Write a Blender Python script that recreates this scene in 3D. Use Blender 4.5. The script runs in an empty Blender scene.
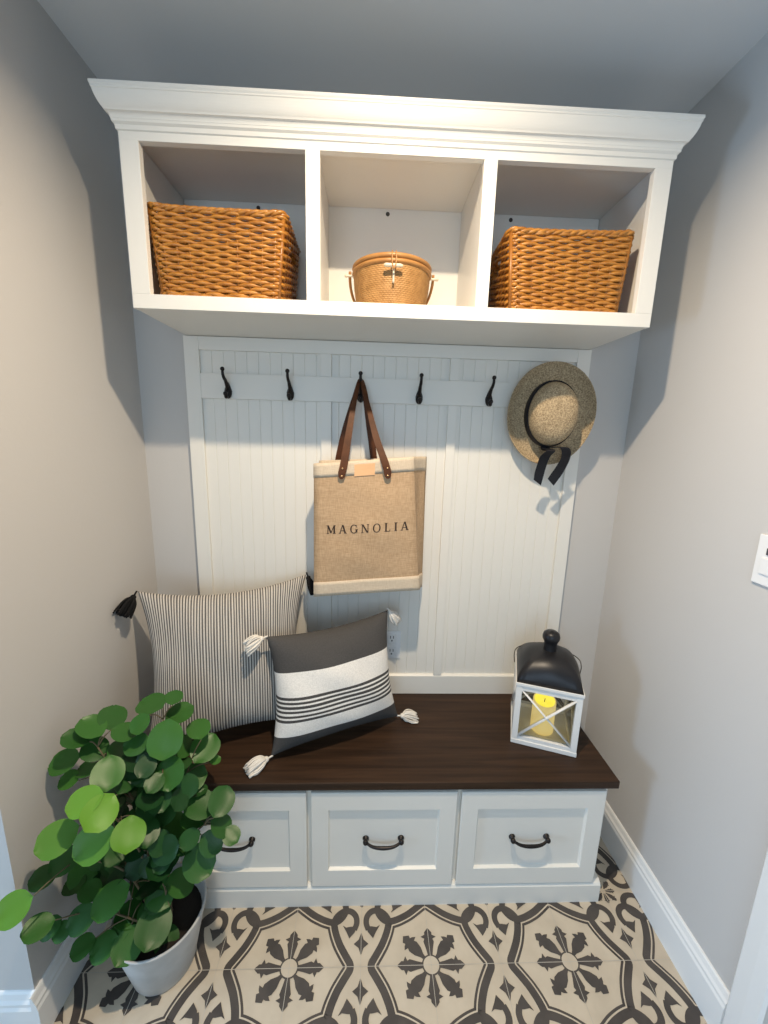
import bpy, bmesh, math, random
from mathutils import Vector, Matrix
SC = bpy.context.scene
COL = SC.collection
PI = math.pi
rnd = random.Random(7)

# ------------------------------------------------------------------ camera, light, exposure
cam_d = bpy.data.cameras.new('camera')
cam = bpy.data.objects.new('camera', cam_d)
COL.objects.link(cam)
SC.camera = cam
cam_d.sensor_fit = 'HORIZONTAL'
cam_d.sensor_width = 36.0
cam_d.lens = 397.2 / 768 * 36.0
cam_d.clip_start = 0.02
cr = Vector((0.99910665, -0.03289821, 0.0265258))
cu = Vector((-0.01968801, 0.19305405, 0.98099058))
cf = Vector((0.03739374, 0.98063645, -0.19223388))
cam.matrix_world = Matrix(((cr.x, cu.x, -cf.x, -0.066), (cr.y, cu.y, -cf.y, -1.444),
                           (cr.z, cu.z, -cf.z, 1.4952), (0, 0, 0, 1)))

world = bpy.data.worlds.new('world')
SC.world = world
world.use_nodes = True
bg = world.node_tree.nodes['Background']
bg.inputs[0].default_value = (0.60, 0.81, 1.0, 1)
bg.inputs[1].default_value = 0.34


def light(name, kind, loc, energy, color, size, target=None):
    d = bpy.data.lights.new(name, kind)
    d.energy = energy
    d.color = color
    if kind == 'AREA':
        d.shape = 'DISK'
        d.size = size
        d.spread = math.radians(158 if name == 'ceiling_downlight' else 180)
    o = bpy.data.objects.new(name, d)
    COL.objects.link(o)
    o.location = loc
    if target is not None:
        o.rotation_euler = (Vector(target) - Vector(loc)).to_track_quat('-Z', 'Y').to_euler()
    return o


# the recessed ceiling downlight over the alcove, and the window behind the photographer
light('ceiling_downlight', 'AREA', (0.0, -0.87, 2.452), 24.0, (1.0, 0.82, 0.59), 0.05)
light('window_daylight', 'AREA', (-0.4, -3.6, 1.35), 25.0, (0.60, 0.80, 1.0), 1.7, (0.2, 0.0, 0.75))
light('side_window_daylight', 'AREA', (-2.7, -1.16, 0.80), 46.0, (0.46, 0.70, 1.0), 0.9, (0.86, -0.85, 0.35))

SC.view_settings.view_transform = 'Standard'
SC.view_settings.look = 'None'
SC.view_settings.gamma = 1.0
SC.view_settings.use_curve_mapping = False
SC.view_settings.exposure = 0.0

# ------------------------------------------------------------------ materials


def mat(name, color, rough=0.5, metal=0.0, spec=0.5, bump=None, var=None, emit=None, coat=0.0):
    """bump=(scale, strength), var=(scale, second colour)"""
    m = bpy.data.materials.new(name)
    m.use_nodes = True
    nt = m.node_tree
    b = nt.nodes['Principled BSDF']
    b.inputs['Base Color'].default_value = (*color, 1)
    b.inputs['Roughness'].default_value = rough
    b.inputs['Metallic'].default_value = metal
    b.inputs['Specular IOR Level'].default_value = spec
    b.inputs['Coat Weight'].default_value = coat
    tc = nt.nodes.new('ShaderNodeTexCoord')
    if var:
        n = nt.nodes.new('ShaderNodeTexNoise')
        n.inputs['Scale'].default_value = var[0]
        n.inputs['Detail'].default_value = 4
        nt.links.new(tc.outputs['Object'], n.inputs['Vector'])
        r = nt.nodes.new('ShaderNodeValToRGB')
        r.color_ramp.elements[0].position = 0.35
        r.color_ramp.elements[1].position = 0.65
        r.color_ramp.elements[0].color = (*color, 1)
        r.color_ramp.elements[1].color = (*var[1], 1)
        nt.links.new(n.outputs[0], r.inputs[0])
        nt.links.new(r.outputs[0], b.inputs['Base Color'])
    if bump:
        n = nt.nodes.new('ShaderNodeTexNoise')
        n.inputs['Scale'].default_value = bump[0]
        n.inputs['Detail'].default_value = 3
        nt.links.new(tc.outputs['Object'], n.inputs['Vector'])
        bp = nt.nodes.new('ShaderNodeBump')
        bp.inputs['Strength'].default_value = bump[1]
        bp.inputs['Distance'].default_value = 0.002
        nt.links.new(n.outputs[0], bp.inputs['Height'])
        nt.links.new(bp.outputs[0], b.inputs['Normal'])
    if emit:
        b.inputs['Emission Color'].default_value = (*emit[0], 1)
        b.inputs['Emission Strength'].default_value = emit[1]
    return m


M_WALL = mat('wall_paint', (0.575, 0.555, 0.535), 0.75, spec=0.25, bump=(90, 0.12))
M_CEIL = mat('ceiling_paint', (0.78, 0.785, 0.79), 0.9, spec=0.1)
M_WHITE = mat('white_paint', (0.80, 0.775, 0.720), 0.38, spec=0.4)
M_TRIM = mat('trim_paint', (0.82, 0.82, 0.81), 0.35, spec=0.4)
M_BRONZE = mat('dark_bronze', (0.022, 0.018, 0.017), 0.32, metal=0.6)
M_TILE = mat('tile_cream', (0.60, 0.52, 0.41), 0.45, spec=0.35, var=(14, (0.53, 0.455, 0.355)))
M_INK = mat('tile_charcoal', (0.062, 0.054, 0.050), 0.45, spec=0.35, var=(18, (0.085, 0.073, 0.066)))
M_GROUT = mat('tile_grout', (0.50, 0.46, 0.40), 0.8)
M_SCREW = mat('screw_black', (0.03, 0.028, 0.025), 0.5)


def wood_mat():
    m = mat('walnut_stain', (0.035, 0.02, 0.012), 0.48, spec=0.25)
    nt = m.node_tree
    b = nt.nodes['Principled BSDF']
    tc = nt.nodes['Texture Coordinate']
    mp = nt.nodes.new('ShaderNodeMapping')
    mp.inputs['Scale'].default_value = (1.6, 34, 34)
    nt.links.new(tc.outputs['Object'], mp.inputs[0])
    n = nt.nodes.new('ShaderNodeTexNoise')
    n.inputs['Scale'].default_value = 1.6
    n.inputs['Detail'].default_value = 6
    n.inputs['Distortion'].default_value = 0.6
    nt.links.new(mp.outputs[0], n.inputs['Vector'])
    r = nt.nodes.new('ShaderNodeValToRGB')
    r.color_ramp.elements[0].position = 0.3
    r.color_ramp.elements[1].position = 0.72
    r.color_ramp.elements[0].color = (0.020, 0.0105, 0.0058, 1)
    r.color_ramp.elements[1].color = (0.052, 0.027, 0.0145, 1)
    nt.links.new(n.outputs[0], r.inputs[0])
    nt.links.new(r.outputs[0], b.inputs['Base Color'])
    return m


M_WOOD = wood_mat()


def weave_mat(name, c1, c2, scale, rough=0.9, strength=0.5):
    """cloth: two crossing thread waves mixed with noise, on the Object coordinates"""
    m = mat(name, c1, rough, spec=0.15)
    nt = m.node_tree
    b = nt.nodes['Principled BSDF']
    tc = nt.nodes['Texture Coordinate']
    outs = []
    for ax in ((1, 0.15, 0.12), (0.1, 0.15, 1)):
        mp = nt.nodes.new('ShaderNodeMapping')
        mp.inputs['Scale'].default_value = (ax[0] * scale, ax[1] * scale, ax[2] * scale)
        nt.links.new(tc.outputs['Object'], mp.inputs[0])
        n = nt.nodes.new('ShaderNodeTexNoise')
        n.inputs['Scale'].default_value = 1.0
        n.inputs['Detail'].default_value = 2
        nt.links.new(mp.outputs[0], n.inputs['Vector'])
        outs.append(n.outputs[0])
    ad = nt.nodes.new('ShaderNodeMath')
    ad.operation = 'ADD'
    nt.links.new(outs[0], ad.inputs[0])
    nt.links.new(outs[1], ad.inputs[1])
    hf = nt.nodes.new('ShaderNodeMath')
    hf.operation = 'MULTIPLY'
    hf.inputs[1].default_value = 0.5
    nt.links.new(ad.outputs[0], hf.inputs[0])
    r = nt.nodes.new('ShaderNodeValToRGB')
    r.color_ramp.elements[0].position = 0.38
    r.color_ramp.elements[1].position = 0.62
    r.color_ramp.elements[0].color = (*c1, 1)
    r.color_ramp.elements[1].color = (*c2, 1)
    nt.links.new(hf.outputs[0], r.inputs[0])
    nt.links.new(r.outputs[0], b.inputs['Base Color'])
    bp = nt.nodes.new('ShaderNodeBump')
    bp.inputs['Strength'].default_value = strength
    bp.inputs['Distance'].default_value = 0.0015
    nt.links.new(hf.outputs[0], bp.inputs['Height'])
    nt.links.new(bp.outputs[0], b.inputs['Normal'])
    return m


M_JUTE = weave_mat('jute_cloth', (0.46, 0.305, 0.178), (0.60, 0.415, 0.26), 420)
M_CANVAS = weave_mat('cream_canvas', (0.62, 0.50, 0.37), (0.72, 0.60, 0.46), 500)
M_LEATHER = mat('brown_leather', (0.070, 0.022, 0.006), 0.55, spec=0.25, var=(40, (0.10, 0.033, 0.010)))
M_TAN = mat('tan_leather', (0.80, 0.46, 0.22), 0.4, spec=0.5)
M_BRASS = mat('rivet_brass', (0.75, 0.52, 0.28), 0.3, metal=0.9)
M_TEXT = mat('print_brown', (0.040, 0.022, 0.014), 0.8)
M_STRAW = mat('straw', (0.25, 0.18, 0.105), 0.85, spec=0.2, bump=(260, 1.0), var=(230, (0.56, 0.43, 0.27)))
M_RIBBON = mat('black_ribbon', (0.010, 0.010, 0.014), 0.55, spec=0.3)
M_TASSEL_B = mat('black_yarn', (0.015, 0.014, 0.014), 0.9, spec=0.1)
M_TASSEL_W = mat('white_yarn', (0.80, 0.76, 0.70), 0.9, spec=0.1)
M_LWHITE = mat('lantern_white', (0.80, 0.79, 0.77), 0.4)
M_LBLACK = mat('lantern_black', (0.016, 0.016, 0.019), 0.38, metal=0.3)
M_WIRE = mat('wire_dark', (0.05, 0.045, 0.04), 0.4, metal=0.8)
M_WICKER = mat('honey_wicker', (0.35, 0.130, 0.016), 0.36, spec=0.5, var=(55, (0.52, 0.225, 0.036)), coat=0.25)
M_WICKD = mat('honey_wicker_stake', (0.27, 0.095, 0.013), 0.4, spec=0.5, var=(40, (0.38, 0.15, 0.025)))
M_REED = mat('golden_reed', (0.33, 0.165, 0.05), 0.5, spec=0.35, var=(60, (0.43, 0.23, 0.08)))
M_REEDR = mat('reed_rim', (0.36, 0.165, 0.045), 0.4, spec=0.4, var=(20, (0.43, 0.21, 0.065)))
M_BONE = mat('bone_peg', (0.70, 0.60, 0.45), 0.45)
M_POT = mat('pale_plaster', (0.56, 0.55, 0.53), 0.85, spec=0.2, bump=(45, 0.4), var=(18, (0.49, 0.48, 0.46)))
M_SOIL = mat('potting_soil', (0.018, 0.013, 0.009), 0.95, bump=(60, 0.8))
M_STEM = mat('stem_brown', (0.13, 0.10, 0.05), 0.7)
M_PLASTIC = mat('white_plastic', (0.82, 0.82, 0.82), 0.3)
M_SLOT = mat('dark_slot', (0.06, 0.06, 0.07), 0.4)
M_WICK = mat('wick', (0.08, 0.06, 0.03), 0.8)
M_WAX = mat('led_candle_wax', (0.85, 0.70, 0.38), 0.5, emit=((1.0, 0.72, 0.22), 0.55))
M_GLOW = mat('led_candle_top', (0.9, 0.75, 0.15), 0.5, emit=((1.0, 0.84, 0.06), 1.0))


def glass_mat():
    m = bpy.data.materials.new('lantern_glass')
    m.use_nodes = True
    nt = m.node_tree
    nt.nodes.clear()
    out = nt.nodes.new('ShaderNodeOutputMaterial')
    tr = nt.nodes.new('ShaderNodeBsdfTransparent')
    tr.inputs[0].default_value = (0.93, 0.94, 0.93, 1)
    gl = nt.nodes.new('ShaderNodeBsdfGlossy')
    gl.inputs['Roughness'].default_value = 0.04
    fr = nt.nodes.new('ShaderNodeFresnel')
    fr.inputs[0].default_value = 1.45
    mx = nt.nodes.new('ShaderNodeMixShader')
    nt.links.new(fr.outputs[0], mx.inputs[0])
    nt.links.new(tr.outputs[0], mx.inputs[1])
    nt.links.new(gl.outputs[0], mx.inputs[2])
    nt.links.new(mx.outputs[0], out.inputs[0])
    return m


M_GLASS = glass_mat()


def leaf_mat():
    m = mat('leaf_green', (0.03, 0.13, 0.02), 0.38, spec=0.28)
    nt = m.node_tree
    b = nt.nodes['Principled BSDF']
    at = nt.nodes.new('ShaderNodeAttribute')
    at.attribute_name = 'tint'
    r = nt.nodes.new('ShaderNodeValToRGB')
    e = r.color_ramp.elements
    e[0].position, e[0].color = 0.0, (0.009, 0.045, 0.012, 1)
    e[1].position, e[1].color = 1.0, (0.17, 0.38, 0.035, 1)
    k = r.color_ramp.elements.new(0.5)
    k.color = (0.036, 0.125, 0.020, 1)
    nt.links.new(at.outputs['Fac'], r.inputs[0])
    nt.links.new(r.outputs[0], b.inputs['Base Color'])
    return m


M_LEAF = leaf_mat()


def uv_stripe_mat(name, kind):
    m = mat(name, (0.6, 0.58, 0.54), 0.92, spec=0.1)
    nt = m.node_tree
    b = nt.nodes['Principled BSDF']
    uv = nt.nodes.new('ShaderNodeUVMap')
    sep = nt.nodes.new('ShaderNodeSeparateXYZ')
    nt.links.new(uv.outputs[0], sep.inputs[0])
    tc = nt.nodes['Texture Coordinate']
    if kind == 'ticking':
        n = nt.nodes.new('ShaderNodeTexNoise')
        mp = nt.nodes.new('ShaderNodeMapping')
        mp.inputs['Scale'].default_value = (40, 2.2, 1)
        nt.links.new(uv.outputs[0], mp.inputs[0])
        n.inputs['Scale'].default_value = 1.0
        n.inputs['Detail'].default_value = 1
        nt.links.new(mp.outputs[0], n.inputs['Vector'])
        mu = nt.nodes.new('ShaderNodeMath')
        mu.operation = 'MULTIPLY_ADD'
        mu.inputs[1].default_value = 2 * PI * 62
        nt.links.new(sep.outputs[0], mu.inputs[0])
        m2 = nt.nodes.new('ShaderNodeMath')
        m2.operation = 'MULTIPLY'
        m2.inputs[1].default_value = 3.4
        nt.links.new(n.outputs[0], m2.inputs[0])
        nt.links.new(m2.outputs[0], mu.inputs[2])
        s = nt.nodes.new('ShaderNodeMath')
        s.operation = 'SINE'
        nt.links.new(mu.outputs[0], s.inputs[0])
        r = nt.nodes.new('ShaderNodeValToRGB')
        e = r.color_ramp.elements
        e[0].position, e[0].color = 0.30, (0.115, 0.108, 0.105, 1)
        e[1].position, e[1].color = 0.80, (0.60, 0.56, 0.51, 1)
        hf = nt.nodes.new('ShaderNodeMath')
        hf.operation = 'MULTIPLY_ADD'
        hf.inputs[1].default_value = 0.5
        hf.inputs[2].default_value = 0.5
        nt.links.new(s.outputs[0], hf.inputs[0])
        nt.links.new(hf.outputs[0], r.inputs[0])
        nt.links.new(r.outputs[0], b.inputs['Base Color'])
    else:
        g, w = (0.078, 0.075, 0.074, 1), (0.84, 0.81, 0.77, 1)
        r = nt.nodes.new('ShaderNodeValToRGB')
        r.color_ramp.interpolation = 'CONSTANT'
        stops = [(0.0, g), (0.160, w)]
        v = 0.285
        for k in range(6):
            stops += [(v, g), (v + 0.0205, w)]
            v += 0.0375
        stops += [(0.692, g)]
        e = r.color_ramp.elements
        e[0].position, e[0].color = stops[0]
        e[1].position, e[1].color = stops[1]
        for p, c in stops[2:]:
            k = e.new(p)
            k.color = c
        nt.links.new(sep.outputs[1], r.inputs[0])
        n = nt.nodes.new('ShaderNodeTexNoise')
        n.inputs['Scale'].default_value = 260
        n.inputs['Detail'].default_value = 2
        nt.links.new(tc.outputs['Object'], n.inputs['Vector'])
        mx = nt.nodes.new('ShaderNodeMix')
        mx.data_type = 'RGBA'
        mx.blend_type = 'MULTIPLY'
        mx.inputs[0].default_value = 1.0
        rr = nt.nodes.new('ShaderNodeValToRGB')
        rr.color_ramp.elements[0].position = 0.35
        rr.color_ramp.elements[1].position = 0.65
        rr.color_ramp.elements[0].color = (0.90, 0.90, 0.90, 1)
        rr.color_ramp.elements[1].color = (1.04, 1.04, 1.04, 1)
        nt.links.new(n.outputs[0], rr.inputs[0])
        nt.links.new(r.outputs[0], mx.inputs[6])
        nt.links.new(rr.outputs[0], mx.inputs[7])
        nt.links.new(mx.outputs[2], b.inputs['Base Color'])
    n2 = nt.nodes.new('ShaderNodeTexNoise')
    n2.inputs['Scale'].default_value = 300
    nt.links.new(tc.outputs['Object'], n2.inputs['Vector'])
    bp = nt.nodes.new('ShaderNodeBump')
    bp.inputs['Strength'].default_value = 0.4
    bp.inputs['Distance'].default_value = 0.002
    nt.links.new(n2.outputs[0], bp.inputs['Height'])
    nt.links.new(bp.outputs[0], b.inputs['Normal'])
    return m


M_TICK = uv_stripe_mat('ticking_stripe_cloth', 'ticking')
M_BAND = uv_stripe_mat('charcoal_cream_cloth', 'band')

# ------------------------------------------------------------------ mesh helpers


class MB:
    """collects shapes and links them as ONE mesh object"""

    def __init__(self):
        self.v, self.f, self.m, self.sm, self.uv, self.tint = [], [], [], [], {}, {}

    def add(self, verts, faces, mi=0, smooth=False):
        o = len(self.v)
        self.v += [tuple(p) for p in verts]
        for fc in faces:
            self.f.append(tuple(o + i for i in fc))
            self.m.append(mi)
            self.sm.append(smooth)
        return o

    def box(self, x0, x1, y0, y1, z0, z1, mi=0, bev=0.0, M=None):
        bm = bmesh.new()
        bmesh.ops.create_cube(bm, size=1.0)
        for v in bm.verts:
            v.co = Vector(((x0 + x1) / 2 + v.co.x * (x1 - x0), (y0 + y1) / 2 + v.co.y * (y1 - y0),
                           (z0 + z1) / 2 + v.co.z * (z1 - z0)))
        if bev > 0:
            bmesh.ops.bevel(bm, geom=list(bm.edges), offset=bev, segments=2, profile=0.6, affect='EDGES')
        self.bm(bm, mi, M)

    def bm(self, bm, mi=0, M=None, smooth=False):
        bm.verts.index_update()
        vs = [(M @ v.co) if M else v.co.copy() for v in bm.verts]
        self.add(vs, [[v.index for v in f.verts] for f in bm.faces], mi, smooth)
        bm.free()

    def tube(self, pts, rad, n=8, closed=False, mi=0, cap=True, flat=None):
        """tube along pts; rad number or list; flat = squash factor of the second axis"""
        P = [Vector(p) for p in pts]
        N = len(P)
        R = rad if isinstance(rad, (list, tuple)) else [rad] * N
        T = []
        for i in range(N):
            if closed:
                t = P[(i + 1) % N] - P[i - 1]
            else:
                t = P[min(i + 1, N - 1)] - P[max(i - 1, 0)]
            T.append(t.normalized() if t.length > 1e-9 else Vector((0, 0, 1)))
        up = Vector((0, 0, 1)) if abs(T[0].z) < 0.9 else Vector((1, 0, 0))
        a = T[0].cross(up).normalized()
        vs = []
        for i in range(N):
            a = (a - T[i] * a.dot(T[i]))
            a = a.normalized() if a.length > 1e-9 else T[i].orthogonal().normalized()
            b = T[i].cross(a)
            k = flat if flat else 1.0
            for j in range(n):
                th = 2 * PI * j / n
                vs.append(P[i] + a * (math.cos(th) * R[i]) + b * (math.sin(th) * R[i] * k))
        fs = []
        for i in range(N if closed else N - 1):
            i2 = (i + 1) % N
            for j in range(n):
                j2 = (j + 1) % n
                fs.append((i * n + j, i * n + j2, i2 * n + j2, i2 * n + j))
        if not closed and cap:
            fs.append(tuple(reversed(range(n))))
            fs.append(tuple((N - 1) * n + j for j in range(n)))
        self.add(vs, fs, mi, True)

    def lathe(self, prof, n=32, M=None, mi=0, smooth=True, sx=1.0, sy=1.0):
        """prof: list of (r, z)"""
        vs, fs = [], []
        for r, z in prof:
            for j in range(n):
                th = 2 * PI * j / n
                p = Vector((r * math.cos(th) * sx, r * math.sin(th) * sy, z))
                vs.append(M @ p if M else p)
        for i in range(len(prof) - 1):
            for j in range(n):
                j2 = (j + 1) % n
                fs.append((i * n + j, i * n + j2, (i + 1) * n + j2, (i + 1) * n + j))
        self.add(vs, fs, mi, smooth)

    def prism(self, poly, fn, d0, d1, mi=0):
        """extrude a 2-D polygon; fn(a, b, d) gives the 3-D point"""
        n = len(poly)
        vs = [fn(a, b, d0) for a, b in poly] + [fn(a, b, d1) for a, b in poly]
        fs = [tuple(range(n)), tuple(reversed(range(n, 2 * n)))]
        fs += [(i, n + i, n + (i + 1) % n, (i + 1) % n) for i in range(n)]
        self.add(vs, fs, mi)

    def sphere(self, c, r, mi=0, n=12, s=(1, 1, 1), M=None):
        bm = bmesh.new()
        bmesh.ops.create_uvsphere(bm, u_segments=n, v_segments=max(6, n * 2 // 3), radius=1.0)
        for v in bm.verts:
            v.co = Vector((c[0] + v.co.x * r * s[0], c[1] + v.co.y * r * s[1], c[2] + v.co.z * r * s[2]))
        self.bm(bm, mi, M, True)

    def build(self, name, mats, parent=None, origin=None, fix=True):
        me = bpy.data.meshes.new(name)
        o = bpy.data.objects.new(name, me)
        pw = Vector((0, 0, 0))
        if parent is not None:
            pw = parent.matrix_world.translation.copy() if parent.get('_o') is None else Vector(parent['_o'])
        if origin is None:
            lo = [min(p[i] for p in self.v) for i in range(3)]
            hi = [max(p[i] for p in self.v) for i in range(3)]
            origin = ((lo[0] + hi[0]) / 2, (lo[1] + hi[1]) / 2, lo[2])
        og = Vector(origin)
        me.from_pydata([tuple(Vector(p) - og) for p in self.v], [], self.f)
        for m in (mats if isinstance(mats, (list, tuple)) else [mats]):
            me.materials.append(m)
        for p, mi, s in zip(me.polygons, self.m, self.sm):
            p.material_index = mi
            p.use_smooth = s
        if self.uv:
            ul = me.uv_layers.new(name='UVMap')
            for p in me.polygons:
                for li in p.loop_indices:
                    ul.data[li].uv = self.uv.get(me.loops[li].vertex_index, (0, 0))
        if self.tint:
            at = me.attributes.new('tint', 'FLOAT', 'POINT')
            for i in range(len(me.vertices)):
                at.data[i].value = self.tint.get(i, 0.5)
        if fix:
            bm = bmesh.new()
            bm.from_mesh(me)
            bmesh.ops.recalc_face_normals(bm, faces=bm.faces)
            bm.to_mesh(me)
            bm.free()
        me.update()
        COL.objects.link(o)
        o['_o'] = tuple(og)
        if parent is not None:
            o.parent = parent
        o.location = og - pw
        return o


def thing(name, label, cat, loc=(0, 0, 0), group=None):
    o = bpy.data.objects.new(name, None)
    o.empty_display_size = 0.05
    COL.objects.link(o)
    o.location = loc
    o['_o'] = tuple(loc)
    return tag(o, label, cat, group)


def tag(o, label, cat, group=None):
    o['label'] = label
    o['category'] = cat
    if group:
        o['group'] = group
    return o


def struct(o):
    o['kind'] = 'structure'
    return o


def dup(root, loc, label):
    """copy of a thing with copies of its parts and sub-parts"""
    r = root.copy()
    COL.objects.link(r)
    r.location = loc
    r['label'] = label
    for ch in list(root.children):
        c = ch.copy()
        COL.objects.link(c)
        c.parent = r
        for g in ch.children:
            d = g.copy()
            COL.objects.link(d)
            d.parent = c
    return r


def smooth_path(pts, n=6, closed=False):
    """Catmull-Rom through pts"""
    P = [Vector(p) for p in pts]
    N = len(P)
    out = []
    for i in range(N if closed else N - 1):
        p1, p2 = P[i], P[(i + 1) % N]
        p0 = P[i - 1] if (closed or i > 0) else p1 * 2 - p2
        p3 = P[(i + 2) % N] if (closed or i + 2 < N) else p2 * 2 - p1
        for k in range(n):
            t = k / n
            out.append(0.5 * ((2 * p1) + (p2 - p0) * t + (2 * p0 - 5 * p1 + 4 * p2 - p3) * t * t
                              + (3 * p1 - p0 - 3 * p2 + p3) * t ** 3))
    if not closed:
        out.append(P[-1])
    return out


# ------------------------------------------------------------------ the setting
XL, XR, H = -0.8595, 0.8635, 2.4623
YL, YR = -0.69, -0.812          # where the side walls end
m = MB(); m.box(-3.0, 3.0, 0.0, 0.12, -0.1, H + 0.1)
struct(m.build('wall_back', M_WALL))
m = MB(); m.box(XL - 0.12, XL, YL, 0.0, 0.0, H)
struct(m.build('wall_left', M_WALL))
m = MB(); m.box(-3.0, XL - 0.12, YL, YL + 0.12, 0.0, H)
struct(m.build('wall_front', M_WALL))
m = MB(); m.box(XR, XR + 0.12, YR, 0.0, 0.0, H)
struct(m.build('wall_right', M_WALL))
m = MB(); m.box(-3.0, 3.0, -2.4, 0.12, H, H + 0.1)
struct(m.build('ceiling', M_CEIL))

# patterned cement-look tiles: a cream slab with the charcoal design let into its face
FL = MB()
FL.box(-3.0, 3.0, -2.6, 0.12, -0.1, 0.0, 0)
PT, PY_, MX, FY = 0.406, 0.360, 0.1384, -0.5795
ZD, ZLN, ZG = 0.0003, 0.0010, 0.0014


def ribbon2(pts, w, lo=None):
    """2-D strip along pts, w = half widths (number/list) or (offset_a, offset_b)"""
    P = [Vector((a, b)) for a, b in pts]
    N = len(P)
    L, R = [], []
    for i in range(N):
        t = (P[min(i + 1, N - 1)] - P[max(i - 1, 0)]).normalized()
        nrm = Vector((t.y, -t.x))
        k = 1.0
        if i == 0 and abs(P[0].y) < 1e-9:
            nrm = Vector((1, 0))
        if i == N - 1 and abs(P[-1].x) < 1e-9:
            nrm = Vector((0, 1))
        if 0 < i < N - 1:
            d1 = (P[i] - P[i - 1]).normalized()
            k = 1.0 / max(0.55, t.dot(d1))
        a, b = w if isinstance(w, tuple) else ((-w[i], w[i]) if isinstance(w, list) else (-w, w))
        L.append(P[i] + nrm * a * k)
        R.append(P[i] + nrm * b * k)
    return [(L[i], L[i + 1], R[i + 1], R[i]) for i in range(N - 1)]


def sp2(pts, n=5):
    return [(p.x, p.y) for p in smooth_path([(a, b, 0) for a, b in pts], n)]


octant = sp2([(0.396, 0.0), (0.3945, 0.010), (0.378, 0.034), (0.352, 0.072), (0.318, 0.126), (0.288, 0.190), (0.272, 0.236), (0.265, 0.265)])
outline = octant + [(b, a) for a, b in reversed(octant[:-1])]
scroll = sp2([(0.288, 0.288), (0.315, 0.338), (0.362, 0.372), (0.415, 0.372), (0.454, 0.338), (0.464, 0.288), (0.447, 0.238)], 6)
nw = len(scroll)
scr_w = [0.026 - 0.006 * (i / (nw - 1)) for i in range(nw)]
arrow = [(0.358, 0.272), (0.384, 0.256), (0.420, 0.262), (0.466, 0.262), (0.450, 0.222), (0.412, 0.180), (0.390, 0.222)]
diam = [(0.5, 0.066), (0.482, 0.116), (0.446, 0.143), (0.482, 0.172), (0.5, 0.222)]
petal_a = [(0.052, 0.012), (0.10, 0.020), (0.150, 0.031), (0.168, 0.024), (0.182, 0.046), (0.196, 0.022), (0.212, 0.022), (0.243, 0.0)]
petal_d = [(0.056, 0.010), (0.085, 0.016), (0.125, 0.036), (0.170, 0.043), (0.188, 0.034), (0.196, 0.062), (0.214, 0.042), (0.220, 0.026), (0.238, 0.034), (0.266, 0.0)]


def sym(poly):
    """the eight mirror images of a polygon given in one octant/quadrant"""
    out = []
    for sx in (1, -1):
        for sy in (1, -1):
            out.append([(sx * a, sy * b) for a, b in poly])
            out.append([(sx * b, sy * a) for a, b in poly])
    return out


dark, pale = [], []
q4 = lambda q: [[(sx * a, sy * b) for a, b in q] for sx in (1, -1) for sy in (1, -1)]
for q in ribbon2(outline, (-0.021, 0.055)):
    dark += q4(q)
for q in ribbon2(outline, 0.0048):
    pale += q4(q)
for q in ribbon2(scroll, scr_w):
    dark += sym(q)
dark += sym(arrow) + sym(diam)
for k in range(8):
    pet = [(r, w * 1.25) for r, w in petal_a] if k % 2 == 0 else petal_d
    pg = [(r, w) for r, w in pet] + [(r, -w) for r, w in reversed(pet[:-1])]
    c, s = math.cos(k * PI / 4), math.sin(k * PI / 4)
    dark.append([(c * a - s * b, s * a + c * b) for a, b in pg])
    dark.append([(0.5 + 0.42 * (c * a - s * b), 0.5 + 0.42 * (s * a + c * b)) for a, b in pg])
# the petals' hub ring is closed by the pale disc
dark.append([(0.066 * math.cos(2 * PI * j / 24), 0.066 * math.sin(2 * PI * j / 24)) for j in range(24)])
pale.append([(0.056 * math.cos(2 * PI * j / 24), 0.056 * math.sin(2 * PI * j / 24)) for j in range(24)])


def flat(polys, cx, cy, z, mi):
    for n_, pg in enumerate(polys):
        # every inlay a hair above the last, so no two faces share a plane
        pts = [(cx + p[0] * PT, cy + p[1] * PY_, z + n_ * 1.0e-6) for p in pg]
        if max(p[0] for p in pts) < -1.5 or min(p[0] for p in pts) > 1.3:
            continue
        if min(p[1] for p in pts) > 0.0 or min(p[0] for p in pts) > XR or max(p[1] for p in pts) < -1.5:
            continue
        ar = sum(pts[i][0] * pts[(i + 1) % len(pts)][1] - pts[(i + 1) % len(pts)][0] * pts[i][1] for i in range(len(pts)))
        if ar < 0:
            pts.reverse()
        FL.add(pts, [tuple(range(len(pts)))], mi)


for i in range(-4, 4):
    for j in range(-3, 3):
        flat(dark, MX + i * PT, FY + j * PY_, ZD, 1)
        flat(pale, MX + i * PT, FY + j * PY_, ZLN, 0)
h = PT / 2
for i in range(-8, 8):
    x = MX + i * h
    if -1.6 < x < XR:
        FL.add([(x - 0.0007, -1.5, ZG), (x + 0.0007, -1.5, ZG), (x + 0.0007, 0, ZG), (x - 0.0007, 0, ZG)], [(0, 1, 2, 3)], 2)
for j in range(-5, 5):
    y = FY + j * PY_ / 2
    if y < 0:
        FL.add([(-1.6, y - 0.0007, ZG), (XR, y - 0.0007, ZG), (XR, y + 0.0007, ZG), (-1.6, y + 0.0007, ZG)], [(0, 1, 2, 3)], 2)
struct(FL.build('floor', [M_TILE, M_INK, M_GROUT], origin=(0, 0, 0), fix=False))

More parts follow.
